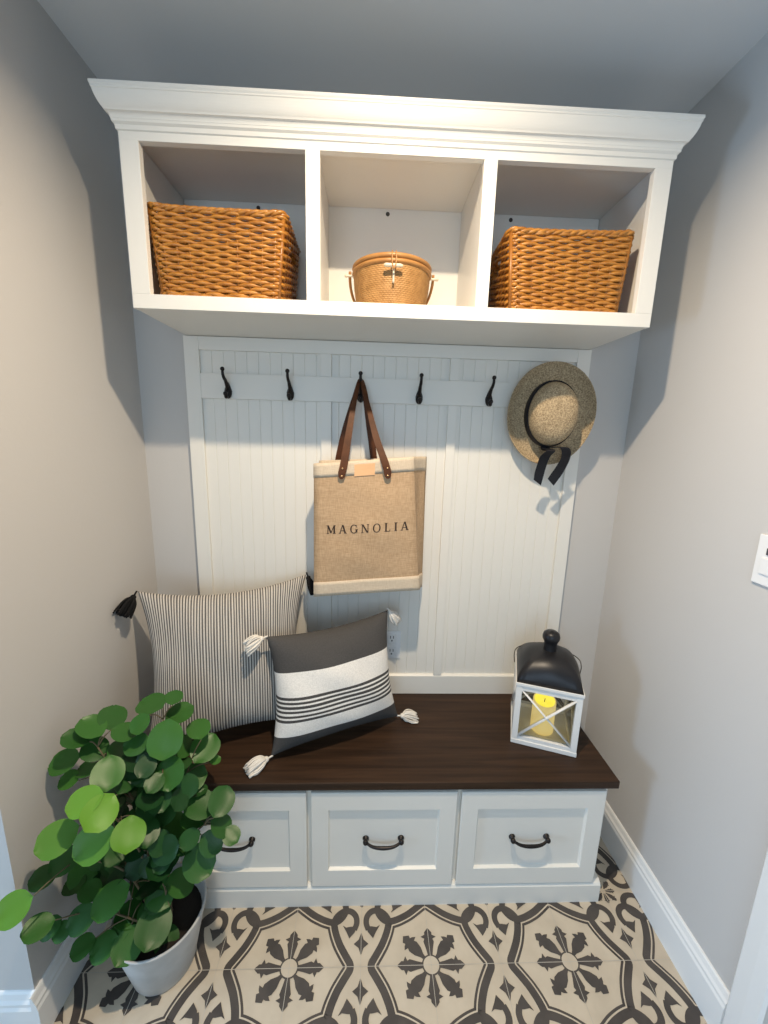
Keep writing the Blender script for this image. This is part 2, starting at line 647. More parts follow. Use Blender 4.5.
# skirting boards and the door casing
base_prof = [(0, 0), (0.016, 0), (0.016, 0.100), (0.013, 0.108), (0.013, 0.116), (0.009, 0.124), (0.006, 0.138), (0.003, 0.142), (0, 0.142)]
m = MB(); m.prism(base_prof, lambda a, b, d: (XR - a, d, b), -0.735, -0.016)
struct(m.build('baseboard_right', M_TRIM))
m = MB(); m.prism(base_prof, lambda a, b, d: (XL + a, d, b), YL - 0.016, -0.016)
struct(m.build('baseboard_left', M_TRIM))
m = MB(); m.prism(base_prof, lambda a, b, d: (d, YL - a, b), -2.0, XL - 0.0)
struct(m.build('baseboard_front', M_TRIM))
m = MB(); m.prism(base_prof, lambda a, b, d: (d, -a, b), 0.722, XR - 0.016)
struct(m.build('baseboard_back', M_TRIM))
m = MB()
cas = [(0, -0.735), (0.010, -0.735), (0.017, -0.742), (0.019, -0.775), (0.019, -0.806), (0.014, -0.812), (0, -0.812)]
m.prism(cas, lambda a, b, d: (XR - a, b, d), 0.0, 2.15)
struct(m.build('trim_1', M_TRIM))

# ------------------------------------------------------------------ bench
T = thing('storage_bench', 'white storage bench with dark walnut seat and three shaker drawers along the back wall', 'bench', (0, -0.22, 0))
m = MB()
m.box(-0.700, 0.700, -0.412, -0.002, 0.07, 0.4465, 0, 0.0015)
m.build('carcass', M_WHITE, T)
m = MB()
m.prism([(-0.002, 0), (-0.430, 0), (-0.430, 0.066), (-0.426, 0.072), (-0.416, 0.078), (-0.002, 0.078)], lambda a, b, d: (d, a, b), -0.714, 0.714)
m.build('plinth', M_WHITE, T)
m = MB()
m.box(-0.717, 0.717, -0.437, -0.002, 0.4467, 0.473, 0, 0.003)
o = m.build('seat_top', M_WOOD, T); o['label'] = 'dark walnut stained plank seat'
for (x0, x1) in ((-0.686, -0.2385), (-0.2245, 0.2215), (0.2355, 0.686)):
    z0, z1, yf, yb = 0.081, 0.4315, -0.4305, -0.4122
    fw, fz, rec = 0.052, 0.056, 0.009
    bm_ = MB()
    # shaker front: outer frame, chamfered step, recessed panel
    ring = []
    for (dx, dz, y) in ((0, 0, yb), (0, 0, yf + 0.002), (0.002, 0.002, yf), (fw, fz + 0.006, yf), (fw + 0.004, fz + 0.010, yf + rec)):
        zz1 = z1 - (dz if dz < 0.03 else dz)
        ring.append([(x0 + dx, y, z0 + dz), (x1 - dx, y, z0 + dz), (x1 - dx, y, zz1), (x0 + dx, y, zz1)])
    vs = [p for r in ring for p in r]
    fs = []
    for i in range(len(ring) - 1):
        for j in range(4):
            fs.append((i * 4 + j, i * 4 + (j + 1) % 4, (i + 1) * 4 + (j + 1) % 4, (i + 1) * 4 + j))
    e = (len(ring) - 1) * 4
    fs += [(e, e + 1, e + 2, e + 3), (3, 2, 1, 0)]
    bm_.add(vs, fs)
    D = bm_.build('drawer', M_WHITE, T)
    hb = MB()
    xc, zc, yp = (x0 + x1) / 2, 0.256, yf + rec
    pts, rad = [], []
    for k in range(17):
        t = k / 16 * 2 - 1
        pts.append((xc + 0.055 * t, yp - 0.012 - 0.010 * (1 - t ** 4), zc - 0.013 * (1 - t * t) ** 0.8))
        rad.append(0.0040 + 0.0018 * (1 - abs(t)))
    hb.tube(pts, rad, 8)
    for s in (-1, 1):
        hb.lathe([(0.0, 0), (0.010, 0), (0.010, 0.003), (0.0055, 0.006), (0.0055, 0.011)], 14,
                 Matrix.Translation((xc + s * 0.055, yp, zc)) @ Matrix.Rotation(PI / 2, 4, 'X'))
        hb.sphere((xc + s * 0.0555, yp - 0.014, zc), 0.0085)
    o = hb.build('handle', M_BRONZE, D)
    o['label'] = 'dark bronze bail pull'

# ------------------------------------------------------------------ beadboard wall panel
T = thing('beadboard_panel', 'white beadboard panel with rails and stiles behind the hooks and bag', 'wall panel', (0, -0.01, 0.474))
m = MB()
pf = [(-0.690, -0.001), (-0.690, -0.0085)]
k = -17
while k <= 17:
    x = k * 0.039 + 0.0165
    if -0.68 < x < 0.68:
        pf += [(x - 0.0014, -0.0085), (x, -0.0066), (x + 0.0014, -0.0085)]
    k += 1
pf += [(0.686, -0.0085), (0.686, -0.001)]
m.prism(pf, lambda a, b, d: (a, b, d), 0.4735, 1.7985)
m.build('beadboard', M_WHITE, T)
for z0, z1 in ((0.4735, 0.556), (1.600, 1.682), (1.756, 1.7985)):
    m = MB()
    if z0 < 1:
        m.prism([(-0.001, z0), (-0.020, z0), (-0.020, z1 - 0.005), (-0.014, z1), (-0.001, z1)], lambda a, b, d: (d, a, b), -0.645, 0.643)
    else:
        m.box(-0.645, 0.643, -0.020, -0.001, z0, z1, 0, 0.0012)
    m.build('rail', M_WHITE, T)
for x0, x1 in ((-0.694, -0.6452), (-0.240, -0.204), (0.203, 0.235), (0.6432, 0.689)):
    m = MB()
    if abs(x0) < 0.5:
        for a, b in ((0.5562, 1.5998), (1.6822, 1.7558)):
            m.box(x0, x1, -0.020, -0.001, a, b, 0, 0.0012)
    else:
        m.box(x0, x1, -0.0203, -0.001, 0.4735, 1.7985, 0, 0.0012)
    m.build('stile', M_WHITE, T)

# ------------------------------------------------------------------ cubby cabinet
CA, CD, ZB, ZT = 0.6867, 0.3115, 1.799, 2.2022
T = thing('wall_cabinet', 'white open cubby cabinet with crown moulding mounted high on the wall', 'cabinet', (0, -0.155, ZB))
FRM = CD - 0.019
m = MB(); m.box(-CA + 0.0005, CA - 0.0005, -FRM, -0.001, 1.8135, 1.834, 0); m.build('shelf_board', M_WHITE, T)
m = MB(); m.box(-CA + 0.0005, CA - 0.0005, -FRM, -0.001, 2.205, 2.222, 0); m.build('top_board', M_WHITE, T)
m = MB(); m.box(-0.668, 0.668, -0.006, -0.001, 1.8345, 2.2045, 0); m.build('back_board', M_WHITE, T)
for s in (-1, 1):
    m = MB(); m.box(min(s * 0.670, s * (CA - 0.0005)), max(s * 0.670, s * (CA - 0.0005)), -FRM, -0.001, 1.8345, 2.2045, 0); m.build('side_panel', M_WHITE, T)
for x in (-0.2225, 0.2215):
    m = MB(); m.box(x - 0.009, x + 0.009, -FRM, -0.0065, 1.8345, 2.2045, 0); m.build('divider', M_WHITE, T)
m = MB()
m.box(-CA, CA, -CD, -FRM - 0.0003, ZB, 1.8338, 0, 0.0012)
m.box(-CA, CA, -CD, -FRM - 0.0003, 2.1745, 2.215, 0, 0.0012)
for a, b in ((-CA, -0.6405), (-0.2405, -0.2045), (0.2045, 0.2385), (0.6415, CA)):
    m.box(a, b, -CD - 0.0002, -FRM - 0.0003, 1.8335, 2.1748, 0, 0.0012)
# light valance lip under the shelf board
m.box(-CA + 0.001, CA - 0.001, -FRM, -0.001, ZB + 0.001, ZB + 0.0145, 0)
m.build('face_frame', M_WHITE, T)
# crown: profile swept round front and both returns
cp = [(0.0, 2.193), (0.004, 2.195), (0.005, 2.204), (0.0105, 2.208), (0.011, 2.213)]
for k in range(7):
    t = k / 6 * PI / 2
    cp.append((0.012 + 0.010 * (1 - math.cos(t)), 2.214 + 0.010 * math.sin(t)))
for k in range(1, 9):
    t = k / 8 * PI / 2
    cp.append((0.022 + 0.017 * math.sin(t) ** 1.3 * 0.55 + 0.017 * 0.45 * k / 8, 2.226 + 0.030 * (1 - math.cos(t)) ** 0.8))
cp = [(a * 0.86, z) for a, z in cp]
cp += [(0.0350, 2.2575), (0.0350, 2.2605), (0.0370, 2.264), (0.0370, 2.2695)]
path = [(-1, 0), (-1, 1), (1, 1), (1, 0)]
vs, fs = [], []
for sx, fr in path:
    for o_, z in cp + [(-0.01, 2.2695), (-0.01, 2.193)]:
        vs.append((sx * (CA + o_), -(CD + o_) if fr else -0.001, z))
n = len(cp) + 2
for i in range(3):
    for j in range(n):
        j2 = (j + 1) % n
        fs.append((i * n + j, i * n + j2, (i + 1) * n + j2, (i + 1) * n + j))
fs += [tuple(range(n)), tuple(reversed(range(3 * n, 4 * n)))]
m = MB(); m.add(vs, fs)
m.build('crown_moulding', M_WHITE, T)
for x in (-0.437, -0.025, 0.376):
    m = MB()
    m.lathe([(0.0, 0.004), (0.004, 0.0035), (0.0065, 0.0), (0.0065, -0.0005)], 12, Matrix.Translation((x, -0.0065, 2.190)) @ Matrix.Rotation(PI / 2, 4, 'X'))
    m.build('screw', M_SCREW, T)

# ------------------------------------------------------------------ coat hooks
def make_hook(x, label):
    T = thing('coat_hook', label, 'hook', (x, -0.021, 1.60), 'coat hooks on the rail')
    m = MB()
    # teardrop back plate
    prof = []
    for k in range(24):
        a = 2 * PI * k / 24
        w = 0.0125 * math.sin(a) * (1.0 if math.cos(a) < 0 else (1 - 0.62 * math.cos(a)))
        prof.append((x + w, 1.625 - 0.0 + 0.024 * math.cos(a) + 0.006 * max(0, math.cos(a))))
    m.prism(prof, lambda a, b, d: (a, d, b), -0.0205, -0.0245)
    m.sphere((x, -0.026, 1.617), 0.0125, s=(1, 0.75, 1.4))
    m.build('back_plate', M_BRONZE, T)
    m = MB()
    up = smooth_path([(x, -0.026, 1.632), (x, -0.034, 1.645), (x, -0.044, 1.656), (x, -0.058, 1.664), (x, -0.067, 1.674), (x, -0.068, 1.685)], 5)
    m.tube(up, [0.0068 - 0.0024 * i / (len(up) - 1) for i in range(len(up))], 10)
    m.sphere((x, -0.068, 1.690), 0.0072)
    m.build('upper_prong', M_BRONZE, T)
    m = MB()
    lo = smooth_path([(x, -0.026, 1.618), (x, -0.036, 1.606), (x, -0.047, 1.604), (x, -0.051, 1.612)], 5)
    m.tube(lo, [0.0062 - 0.0012 * i / (len(lo) - 1) for i in range(len(lo))], 10)
    m.sphere((x, -0.051, 1.614), 0.0075)
    m.build('lower_prong', M_BRONZE, T)
    return T


HX = [(-0.553, 'dark bronze coat hook at the left end of the rail, leftmost of five'),
      (-0.343, 'bare dark bronze coat hook, second from the left, between the end hook and the bag'),
      (-0.103, 'dark bronze coat hook that the jute tote bag hangs from'),
      (0.099, 'bare dark bronze coat hook just right of the bag straps'),
      (0.343, 'bare dark bronze coat hook nearest the straw hat, left of its brim')]
hk = make_hook(*HX[0])
for x, lb in HX[1:]:
    dup(hk, (x, -0.021, 1.60), lb)

# ------------------------------------------------------------------ wall outlet and light switch
T = thing('wall_outlet', 'white electrical outlet on the beadboard, half behind the charcoal and cream cushion', 'outlet', (0.033, -0.009, 0.625))
m = MB(); m.box(-0.002, 0.068, -0.0135, -0.0088, 0.625, 0.741, 0, 0.0015); m.build('cover_plate', M_PLASTIC, T)
for z in (0.655, 0.711):
    m = MB()
    m.box(0.0165, 0.0495, -0.0155, -0.0136, z - 0.019, z + 0.019, 0, 0.003)
    for dx in (-0.006, 0.006):
        m.box(0.033 + dx - 0.0014, 0.033 + dx + 0.0014, -0.0160, -0.0150, z + 0.0, z + 0.011, 1)
    m.box(0.0305, 0.0355, -0.0160, -0.0150, z - 0.012, z - 0.006, 1)
    m.build('receptacle', [M_PLASTIC, M_SLOT], T)
T = thing('light_switch', 'white light switch plate with dark sensor window on the right wall', 'switch', (XR, -0.616, 1.171))
m = MB(); m.box(XR - 0.006, XR - 0.0003, -0.682, -0.564, 1.171, 1.289, 0, 0.002); m.build('cover_plate', M_PLASTIC, T)
m = MB(); m.box(XR - 0.0095, XR - 0.0062, -0.613, -0.580, 1.197, 1.236, 0, 0.0015); m.build('rocker', M_PLASTIC, T)
m = MB(); m.box(XR - 0.0090, XR - 0.0062, -0.612, -0.589, 1.244, 1.260, 0, 0.001); m.build('sensor_window', M_SLOT, T)

# ------------------------------------------------------------------ tote bag
T = thing('tote_bag', 'jute tote bag with cream bands and MAGNOLIA lettering hanging from the middle hook', 'bag', (-0.06, -0.09, 0.93))
BT = [Vector(p) for p in ((-0.247, -0.155, 1.396), (0.073, -0.158, 1.426), (0.133, -0.032, 1.421), (-0.245, -0.030, 1.398))]
BB = [Vector(p) for p in ((-0.249, -0.158, 0.944), (0.109, -0.160, 0.974), (0.138, -0.034, 0.936), (-0.245, -0.032, 0.928))]


def bag_pt(s, t, off=0.0):
    """s in 0..4 round the four sides (0 front, 1 right gusset, 2 back, 3 left gusset), t 0 top .. 1 bottom"""
    i = int(s) % 4
    f_ = s - int(s)
    p = BT[i].lerp(BT[(i + 1) % 4], f_).lerp(BB[i].lerp(BB[(i + 1) % 4], f_), t)
    e = BT[(i + 1) % 4] - BT[i]
    nrm = Vector((e.y, -e.x, 0)).normalized()
    bul = math.sin(PI * f_) * (0.012 * math.sin(PI * min(1, t * 1.02)) if i in (0, 2) else -0.012 * max(0.0, 1 - t) ** 0.7)
    wr = 0.0022 * math.sin(9 * t + 5 * s) + 0.0012 * math.sin(23 * t - 7 * s)
    if i == 2:
        bul *= 0.1
        wr = 0
    # blend normals near the corners so offsets stay outside
    w = max(0.0, abs(f_ - 0.5) * 2 - 0.8) / 0.2 * 0.5
    e2 = BT[(i + 2) % 4] - BT[(i + 1) % 4] if f_ > 0.5 else BT[i] - BT[i - 1]
    n2 = Vector((e2.y, -e2.x, 0)).normalized()
    nn = (nrm * (1 - w) + n2 * w).normalized()
    return p + nrm * (bul + wr * math.sin(PI * f_)) + nn * off


def bag_shell(t0, t1, nt, off, thick, floor_=False):
    m = MB()
    S = [i + k / 14 for i in range(4) for k in range(14)]
    ns = len(S)
    vs, fs = [], []
    for layer in (off, off - thick):
        for j in range(nt + 1):
            t = t0 + (t1 - t0) * j / nt
            vs += [bag_pt(s, t, layer) for s in S]
    nl = ns * (nt + 1)
    for j in range(nt):
        for i in range(ns):
            i2 = (i + 1) % ns
            a, b, c, d = j * ns + i, j * ns + i2, (j + 1) * ns + i2, (j + 1) * ns + i
            fs.append((a, b, c, d))
            fs.append((nl + d, nl + c, nl + b, nl + a))
    for i in range(ns):
        i2 = (i + 1) % ns
        fs.append((i, nl + i, nl + i2, i2))
        e = nt * ns
        fs.append((e + i2, nl + e + i2, nl + e + i, e + i))
    m.add(vs, fs, 0, True)
    if floor_:
        e = nt * ns
        m.add([vs[e + i] for i in range(ns)], [tuple(range(ns))], 0)
    return m


bag_shell(0.04, 1.0, 22, 0.0, 0.002, True).build('body', M_JUTE, T)
o = bag_shell(0.0, 0.100, 4, 0.0016, 0.005).build('top_band', M_CANVAS, T); o['label'] = 'cream canvas band at the mouth'
o = bag_shell(0.888, 1.002, 4, 0.0016, 0.0012).build('bottom_band', M_CANVAS, T); o['label'] = 'cream canvas band at the base'


def strap(pts, wid, wdir, th=0.0022):
    """flat leather strap along pts; wid list of half widths; wdir list of width directions"""
    m = MB()
    P = smooth_path(pts, 6)
    N = len(P)
    vs = []
    for i, p in enumerate(P):
        f_ = i / (N - 1) * (len(wid) - 1)
        k = min(int(f_), len(wid) - 2)
        w = wid[k] + (wid[k + 1] - wid[k]) * (f_ - k)
        d = Vector(wdir[k]).lerp(Vector(wdir[k + 1]), f_ - k).normalized()
        t = (P[min(i + 1, N - 1)] - P[max(i - 1, 0)]).normalized()
        nrm = t.cross(d).normalized()
        vs += [p - d * w - nrm * th, p + d * w - nrm * th, p + d * w + nrm * th, p - d * w + nrm * th]
    fs = []
    for i in range(N - 1):
        for j in range(4):
            fs.append((i * 4 + j, i * 4 + (j + 1) % 4, i * 4 + 4 + (j + 1) % 4, i * 4 + 4 + j))
    fs += [(0, 1, 2, 3), tuple(N * 4 - 4 + j for j in (3, 2, 1, 0))]
    m.add(vs, fs, 0)
    return m


X1 = (1, 0, 0)
hx = -0.103
W = [0.003, 0.0095, 0.0125, 0.0125, 0.011, 0.0085, 0.007, 0.0085, 0.011, 0.0125, 0.0125, 0.0095, 0.003]
fpts = [(-0.157, -0.169, 1.350), (-0.1565, -0.169, 1.356), (-0.155, -0.168, 1.372), (-0.149, -0.163, 1.40), (-0.137, -0.135, 1.49), (-0.121, -0.092, 1.60),
        (hx, -0.056, 1.6735),
        (-0.080, -0.092, 1.60), (-0.050, -0.135, 1.49), (-0.020, -0.163, 1.41), (-0.010, -0.169, 1.378), (-0.008, -0.170, 1.361), (-0.0075, -0.170, 1.355)]
dirs = [X1, X1, X1, X1, X1, (0.9, 0.3, 0.3), (0.5, 0.8, 0.0), (0.9, -0.3, -0.3), X1, X1, X1, X1, X1]
o = strap(fpts, W, dirs).build('front_strap', M_LEATHER, T)
for (x, y, z) in ((-0.1562, -0.1715, 1.360), (-0.1540, -0.1706, 1.384), (-0.0082, -0.1725, 1.365), (-0.0100, -0.1715, 1.389)):
    m = MB()
    m.lathe([(0.0, 0.0016), (0.0022, 0.0012), (0.0030, 0.0), (0.0030, -0.002)], 10, Matrix.Translation((x, y, z)) @ Matrix.Rotation(PI / 2, 4, 'X'))
    m.build('rivet', M_BRASS, o)
bpts = [(-0.184, -0.030, 1.33), (-0.183, -0.030, 1.35), (-0.180, -0.030, 1.37), (-0.174, -0.032, 1.42), (-0.150, -0.040, 1.52), (-0.122, -0.046, 1.62),
        (hx, -0.048, 1.6680),
        (-0.088, -0.046, 1.62), (-0.070, -0.040, 1.52), (-0.055, -0.032, 1.42), (-0.052, -0.030, 1.37), (-0.051, -0.030, 1.35), (-0.051, -0.030, 1.33)]
dirs = [X1] * 5 + [(0.9, 0.2, 0.3), (0.5, 0.8, 0.0), (0.9, -0.2, -0.3)] + [X1] * 5
strap(bpts, [0.012 if w > 0.009 else w for w in W], dirs).build('back_strap', M_LEATHER, T)


def bag_front(x, z, off):
    """a point on the front face of the bag at world x, z"""
    lo_, hi_ = 0.0, 1.0
    u, t = 0.5, 0.5
    for _ in range(12):
        p = bag_pt(min(max(u, 0.001), 0.999), t, off)
        t += (p.z - z) / 0.45
        u -= (p.x - x) / 0.34
    return bag_pt(min(max(u, 0.001), 0.999), t, off)


m = MB()
for sgn, off in ((1, 0.0028), (-1, 0.0012)):
    pass
g = []
for i in range(5):
    for j in range(3):
        g.append(bag_front(-0.116 + 0.066 * i / 4, 1.359 + 0.038 * j / 2 + 0.0062 * i / 4, 0.0026))
g2 = [p + Vector((0, 0.0014, 0)) for p in g]
fs = []
for i in range(4):
    for j in range(2):
        a = i * 3 + j
        fs += [(a, a + 3, a + 4, a + 1), (15 + a + 1, 15 + a + 4, 15 + a + 3, 15 + a)]
bd = [0, 3, 6, 9, 12, 13, 14, 11, 8, 5, 2, 1]
for i in range(len(bd)):
    a, b = bd[i], bd[(i + 1) % len(bd)]
    fs.append((a, 15 + a, 15 + b, b))
m.add(g + g2, fs)
o = m.build('leather_patch', M_TAN, T); o['label'] = 'tan leather patch between the straps'

# serif capitals, drawn stroke by stroke in a 1-high box
def bar(x0, y0, x1, y1, w):
    """slanted stroke with horizontal ends"""
    return [(x0 - w / 2, y0), (x0 + w / 2, y0), (x1 + w / 2, y1), (x1 - w / 2, y1)]


def ser(x, y, w):
    return [(x - w / 2, y), (x + w / 2, y), (x + w / 2, y + 0.055), (x - w / 2, y + 0.055)]


def arc(cx, cy, rx, ry, a0, a1, thick, n=18):
    """bowl with thick sides and thin top/bottom"""
    out = []
    for i in range(n):
        q = []
        for k, s in ((i, 1), (i + 1, 1), (i + 1, -1), (i, -1)):
            a = math.radians(a0 + (a1 - a0) * k / n)
            w = 0.065 + thick * abs(math.cos(a))
            q.append((cx + (rx - (0 if s > 0 else w)) * math.cos(a), cy + (ry - (0 if s > 0 else min(w, 0.075))) * math.sin(a)))
        out.append(q)
    return out


TK, TN = 0.19, 0.095
GL = {
    'M': (1.02, [bar(0.14, 0, 0.14, 1, TN), bar(0.88, 0, 0.88, 1, TK), bar(0.50, 0.08, 0.16, 1, TK), bar(0.50, 0.08, 0.86, 1, TN),
                 ser(0.14, 0, 0.28), ser(0.88, 0, 0.32), ser(0.10, 0.945, 0.24), ser(0.92, 0.945, 0.24)]),
    'A': (0.88, [bar(0.12, 0, 0.42, 1, TN), bar(0.76, 0, 0.46, 1, TK), [(0.22, 0.30), (0.64, 0.30), (0.62, 0.36), (0.24, 0.36)],
                 ser(0.12, 0, 0.26), ser(0.76, 0, 0.32)]),
    'G': (0.90, arc(0.47, 0.5, 0.43, 0.52, 45, 325, 0.10, 26) + [bar(0.78, 0.08, 0.78, 0.42, TK), ser(0.78, 0.40, 0.32), bar(0.79, 0.66, 0.79, 0.98, 0.05)]),
    'N': (0.94, [bar(0.15, 0, 0.15, 1, TN), bar(0.80, 0, 0.80, 1, TN), bar(0.76, 0, 0.17, 1, TK), ser(0.15, 0, 0.28), ser(0.12, 0.945, 0.24), ser(0.80, 0.945, 0.28)]),
    'O': (0.96, arc(0.48, 0.5, 0.45, 0.52, 0, 360, 0.10, 30)),
    'L': (0.74, [bar(0.20, 0, 0.20, 1, TK), ser(0.20, 0.945, 0.34), ser(0.36, 0, 0.64), [(0.58, 0), (0.68, 0), (0.70, 0.26), (0.66, 0.26)], ser(0.2, 0, 0.34)]),
    'I': (0.40, [bar(0.20, 0, 0.20, 1, TK), ser(0.20, 0, 0.34), ser(0.20, 0.945, 0.34)]),
}
word = 'MAGNOLIA'
hgt = 0.0285
tot = 0.270
nat = sum(GL[c][0] for c in word) * hgt
gap = (tot - nat) / (len(word) - 1)
m = MB()
x = -0.205
for c in word:
    wd, polys = GL[c]
    for pg in polys:
        front, back = [], []
        for a, b in pg:
            xx = x + a * hgt
            zz = 1.166 + (xx + 0.205) / 0.270 * 0.019 + b * hgt
            front.append(bag_front(xx, zz, 0.0009))
        n = len(front)
        back = [p + Vector((0, 0.0007, 0)) for p in front]
        m.add(front + back, [tuple(range(n)), tuple(reversed(range(n, 2 * n)))] + [(i, n + i, n + (i + 1) % n, (i + 1) % n) for i in range(n)])
    x += wd * hgt + gap
o = m.build('lettering', M_TEXT, T); o['label'] = 'dark brown serif MAGNOLIA lettering'

# ------------------------------------------------------------------ straw hat
T = thing('straw_hat', 'natural straw hat with black ribbon hanging on the right of the beadboard panel', 'hat', (0.56, -0.03, 1.41))
ax = Vector((-0.17, -0.98, -0.03)).normalized()
HC = Vector((0.545, -0.060, 1.577))
upv = (Vector((0, 0, 1)) - ax * ax.z).normalized()
rt = ax.cross(upv).normalized() * -1
HM = Matrix(((rt.x, upv.x, ax.x, HC.x), (rt.y, upv.y, ax.y, HC.y), (rt.z, upv.z, ax.z, HC.z), (0, 0, 0, 1)))
HSX, HSY = 0.84, 1.0
cprof = [(0.0, 0.108), (0.022, 0.1075), (0.044, 0.105), (0.062, 0.100), (0.076, 0.091), (0.085, 0.077), (0.090, 0.058), (0.0935, 0.036), (0.096, 0.016), (0.098, 0.004)]
bprof = [(0.095, 0.0), (0.110, -0.003), (0.130, -0.003), (0.146, 0.001), (0.159, 0.009), (0.168, 0.019), (0.170, 0.0225), (0.1685, 0.0235),
         (0.157, 0.0135), (0.145, 0.0052)]
m = MB()
inner = [(max(0.0, r - 0.003), z - 0.003) for r, z in cprof]
m.lathe(cprof + inner[::-1], 48, HM, sx=HSX, sy=1.12)
m.build('crown', M_STRAW, T)
m = MB()
br = [(0.095, 0.003), (0.100, 0.001), (0.110, -0.0015), (0.130, -0.0015), (0.146, 0.003), (0.158, 0.011), (0.167, 0.0205),
      (0.1695, 0.0225), (0.1705, 0.0205), (0.160, 0.008), (0.147, 0.000), (0.130, -0.0045), (0.110, -0.0045), (0.095, -0.0005), (0.095, 0.003)]
vs, fs = [], []
NB = 56
for r, z in br:
    for j in range(NB):
        th = 2 * PI * j / NB
        k = (r - 0.086) / 0.0845
        sy_ = 1.12 + (1.0 - 1.12) * min(1, k * 1.2)
        wob = 0.006 * k * math.sin(2 * th + 0.6) + 0.003 * k * math.sin(3 * th)
        vs.append(HM @ Vector((r * HSX * math.cos(th), r * sy_ * math.sin(th), z + wob)))
for i in range(len(br) - 1):
    for j in range(NB):
        j2 = (j + 1) % NB
        fs.append((i * NB + j, i * NB + j2, (i + 1) * NB + j2, (i + 1) * NB + j))
m.add(vs, fs, 0, True)
m.build('brim', M_STRAW, T)
m = MB()
rb = [(0.0985, 0.004), (0.0975, 0.020), (0.0950, 0.046), (0.0925, 0.0465), (0.0940, 0.020), (0.0955, 0.004), (0.0985, 0.004)]
m.lathe([(r + 0.0010, z) for r, z in rb], 48, HM, sx=HSX, sy=1.12)
RB = m.build('ribbon_band', M_RIBBON, T)


def ribbon_tail(pts, wdirs, w):
    return strap(pts, w, wdirs, 0.0006)


z0 = HM @ Vector((-0.020, -0.113, 0.020))
m = ribbon_tail([z0, (0.528, -0.140, 1.458), (0.519, -0.122, 1.435), (0.515, -0.104, 1.39), (0.513, -0.094, 1.345)],
                [X1, X1, X1, X1, (1, 0, -0.7)], [0.010, 0.015, 0.0165, 0.0165, 0.0165])
# slanting cut at the tail's end
m.build('ribbon_tail', M_RIBBON, RB)
z1 = HM @ Vector((0.006, -0.113, 0.020))
m = ribbon_tail([z1, (0.570, -0.138, 1.468), (0.590, -0.122, 1.440), (0.583, -0.104, 1.395), (0.560, -0.094, 1.347)],
                [X1, X1, (1, 0, 0.2), (1, 0, -0.25), (1, 0, -1.0)], [0.010, 0.015, 0.016, 0.0165, 0.0165])
m.build('ribbon_tail', M_RIBBON, RB)
m = MB(); m.sphere(tuple(HM @ Vector((-0.006, -0.113, 0.022))), 0.013, s=(1.3, 0.7, 0.8)); m.build('ribbon_knot', M_RIBBON, RB)

# ------------------------------------------------------------------ cushions
def cushion(m, TL, TR, BR, BL, thick, pinch, n=30, minz=None, ymax=None, flop=0.0):
    TL, TR, BR, BL = map(Vector, (TL, TR, BR, BL))
    cx = ((TR - TL) + (BR - BL)).normalized()
    cz = ((TL - BL) + (TR - BR)).normalized()
    nf = cx.cross(cz).normalized()
    if nf.y > 0:
        nf = -nf
    idx = {}
    vs, uvs, fs = [], [], []
    for side in (1, -1):
        for i in range(n + 1):
            for j in range(n + 1):
                # denser near the seams
                u = math.sin((i / n * 2 - 1) * PI / 2)
                v = math.sin((j / n * 2 - 1) * PI / 2)
                if side < 0 and (i in (0, n) or j in (0, n)):
                    idx[(side, i, j)] = idx[(1, i, j)]
                    continue
                uu = u * (1 - pinch * (1 - v * v) * u * u)
                vv = v * (1 - pinch * (1 - u * u) * v * v)
                a, b = (uu + 1) / 2, (vv + 1) / 2
                p = BL.lerp(BR, a).lerp(TL.lerp(TR, a), b)
                hh = thick * max(0.0, (1 - u * u) * (1 - v * v)) ** 0.48
                hh *= 1 + 0.05 * math.sin(5 * u + 2) * math.sin(4 * v) + 0.03 * math.sin(9 * v + 7 * u)
                p = p + nf * hh * side
                if minz is not None and p.z < minz:
                    p.z = minz
                if ymax is not None and p.y > ymax:
                    p.y = ymax
                if p.x < XL + 0.006:
                    p.x = XL + 0.006
                idx[(side, i, j)] = len(vs)
                vs.append(p)
                uvs.append(((u + 1) / 2, (v + 1) / 2))
        for i in range(n):
            for j in range(n):
                fs.append((idx[(side, i, j)], idx[(side, i + 1, j)], idx[(side, i + 1, j + 1)], idx[(side, i, j + 1)]))
    o = m.add(vs, fs, 0, True)
    for i, q in enumerate(uvs):
        m.uv[o + i] = q


def tassel(root, d, length, rad, mats, parent, seed, spread=0.55, droop=0.0):
    """a knot and a skirt of yarn strands, from root along d"""
    r = random.Random(seed)
    m = MB()
    d = Vector(d).normalized()
    root = Vector(root)
    a = d.orthogonal().normalized()
    b = d.cross(a)
    m.tube([root - d * 0.012, root + d * 0.004], 0.0028, 6)
    kc = root + d * 0.010
    m.sphere(tuple(kc), 0.0092)
    for k in range(64):
        th = r.uniform(0, 2 * PI)
        q = math.sqrt(r.random())
        e = (a * math.cos(th) + b * math.sin(th)) * q
        L = length * r.uniform(0.85, 1.05)
        P = [kc + e * 0.006, kc + d * 0.25 * L + e * rad * 0.72, kc + d * 0.6 * L + e * rad * 0.95 + Vector((0, 0, -droop * 0.4)),
             kc + d * L + e * rad * r.uniform(0.75, 1.1) + Vector((0, 0, -droop))]
        for p in P:
            if parent['_zmin'] is not None and p.z < parent['_zmin'] + 0.003:
                p.z = parent['_zmin'] + 0.003 + r.random() * 0.006
        m.tube(smooth_path(P, 3), 0.0021, 5)
    return m.build('tassel', mats, parent)


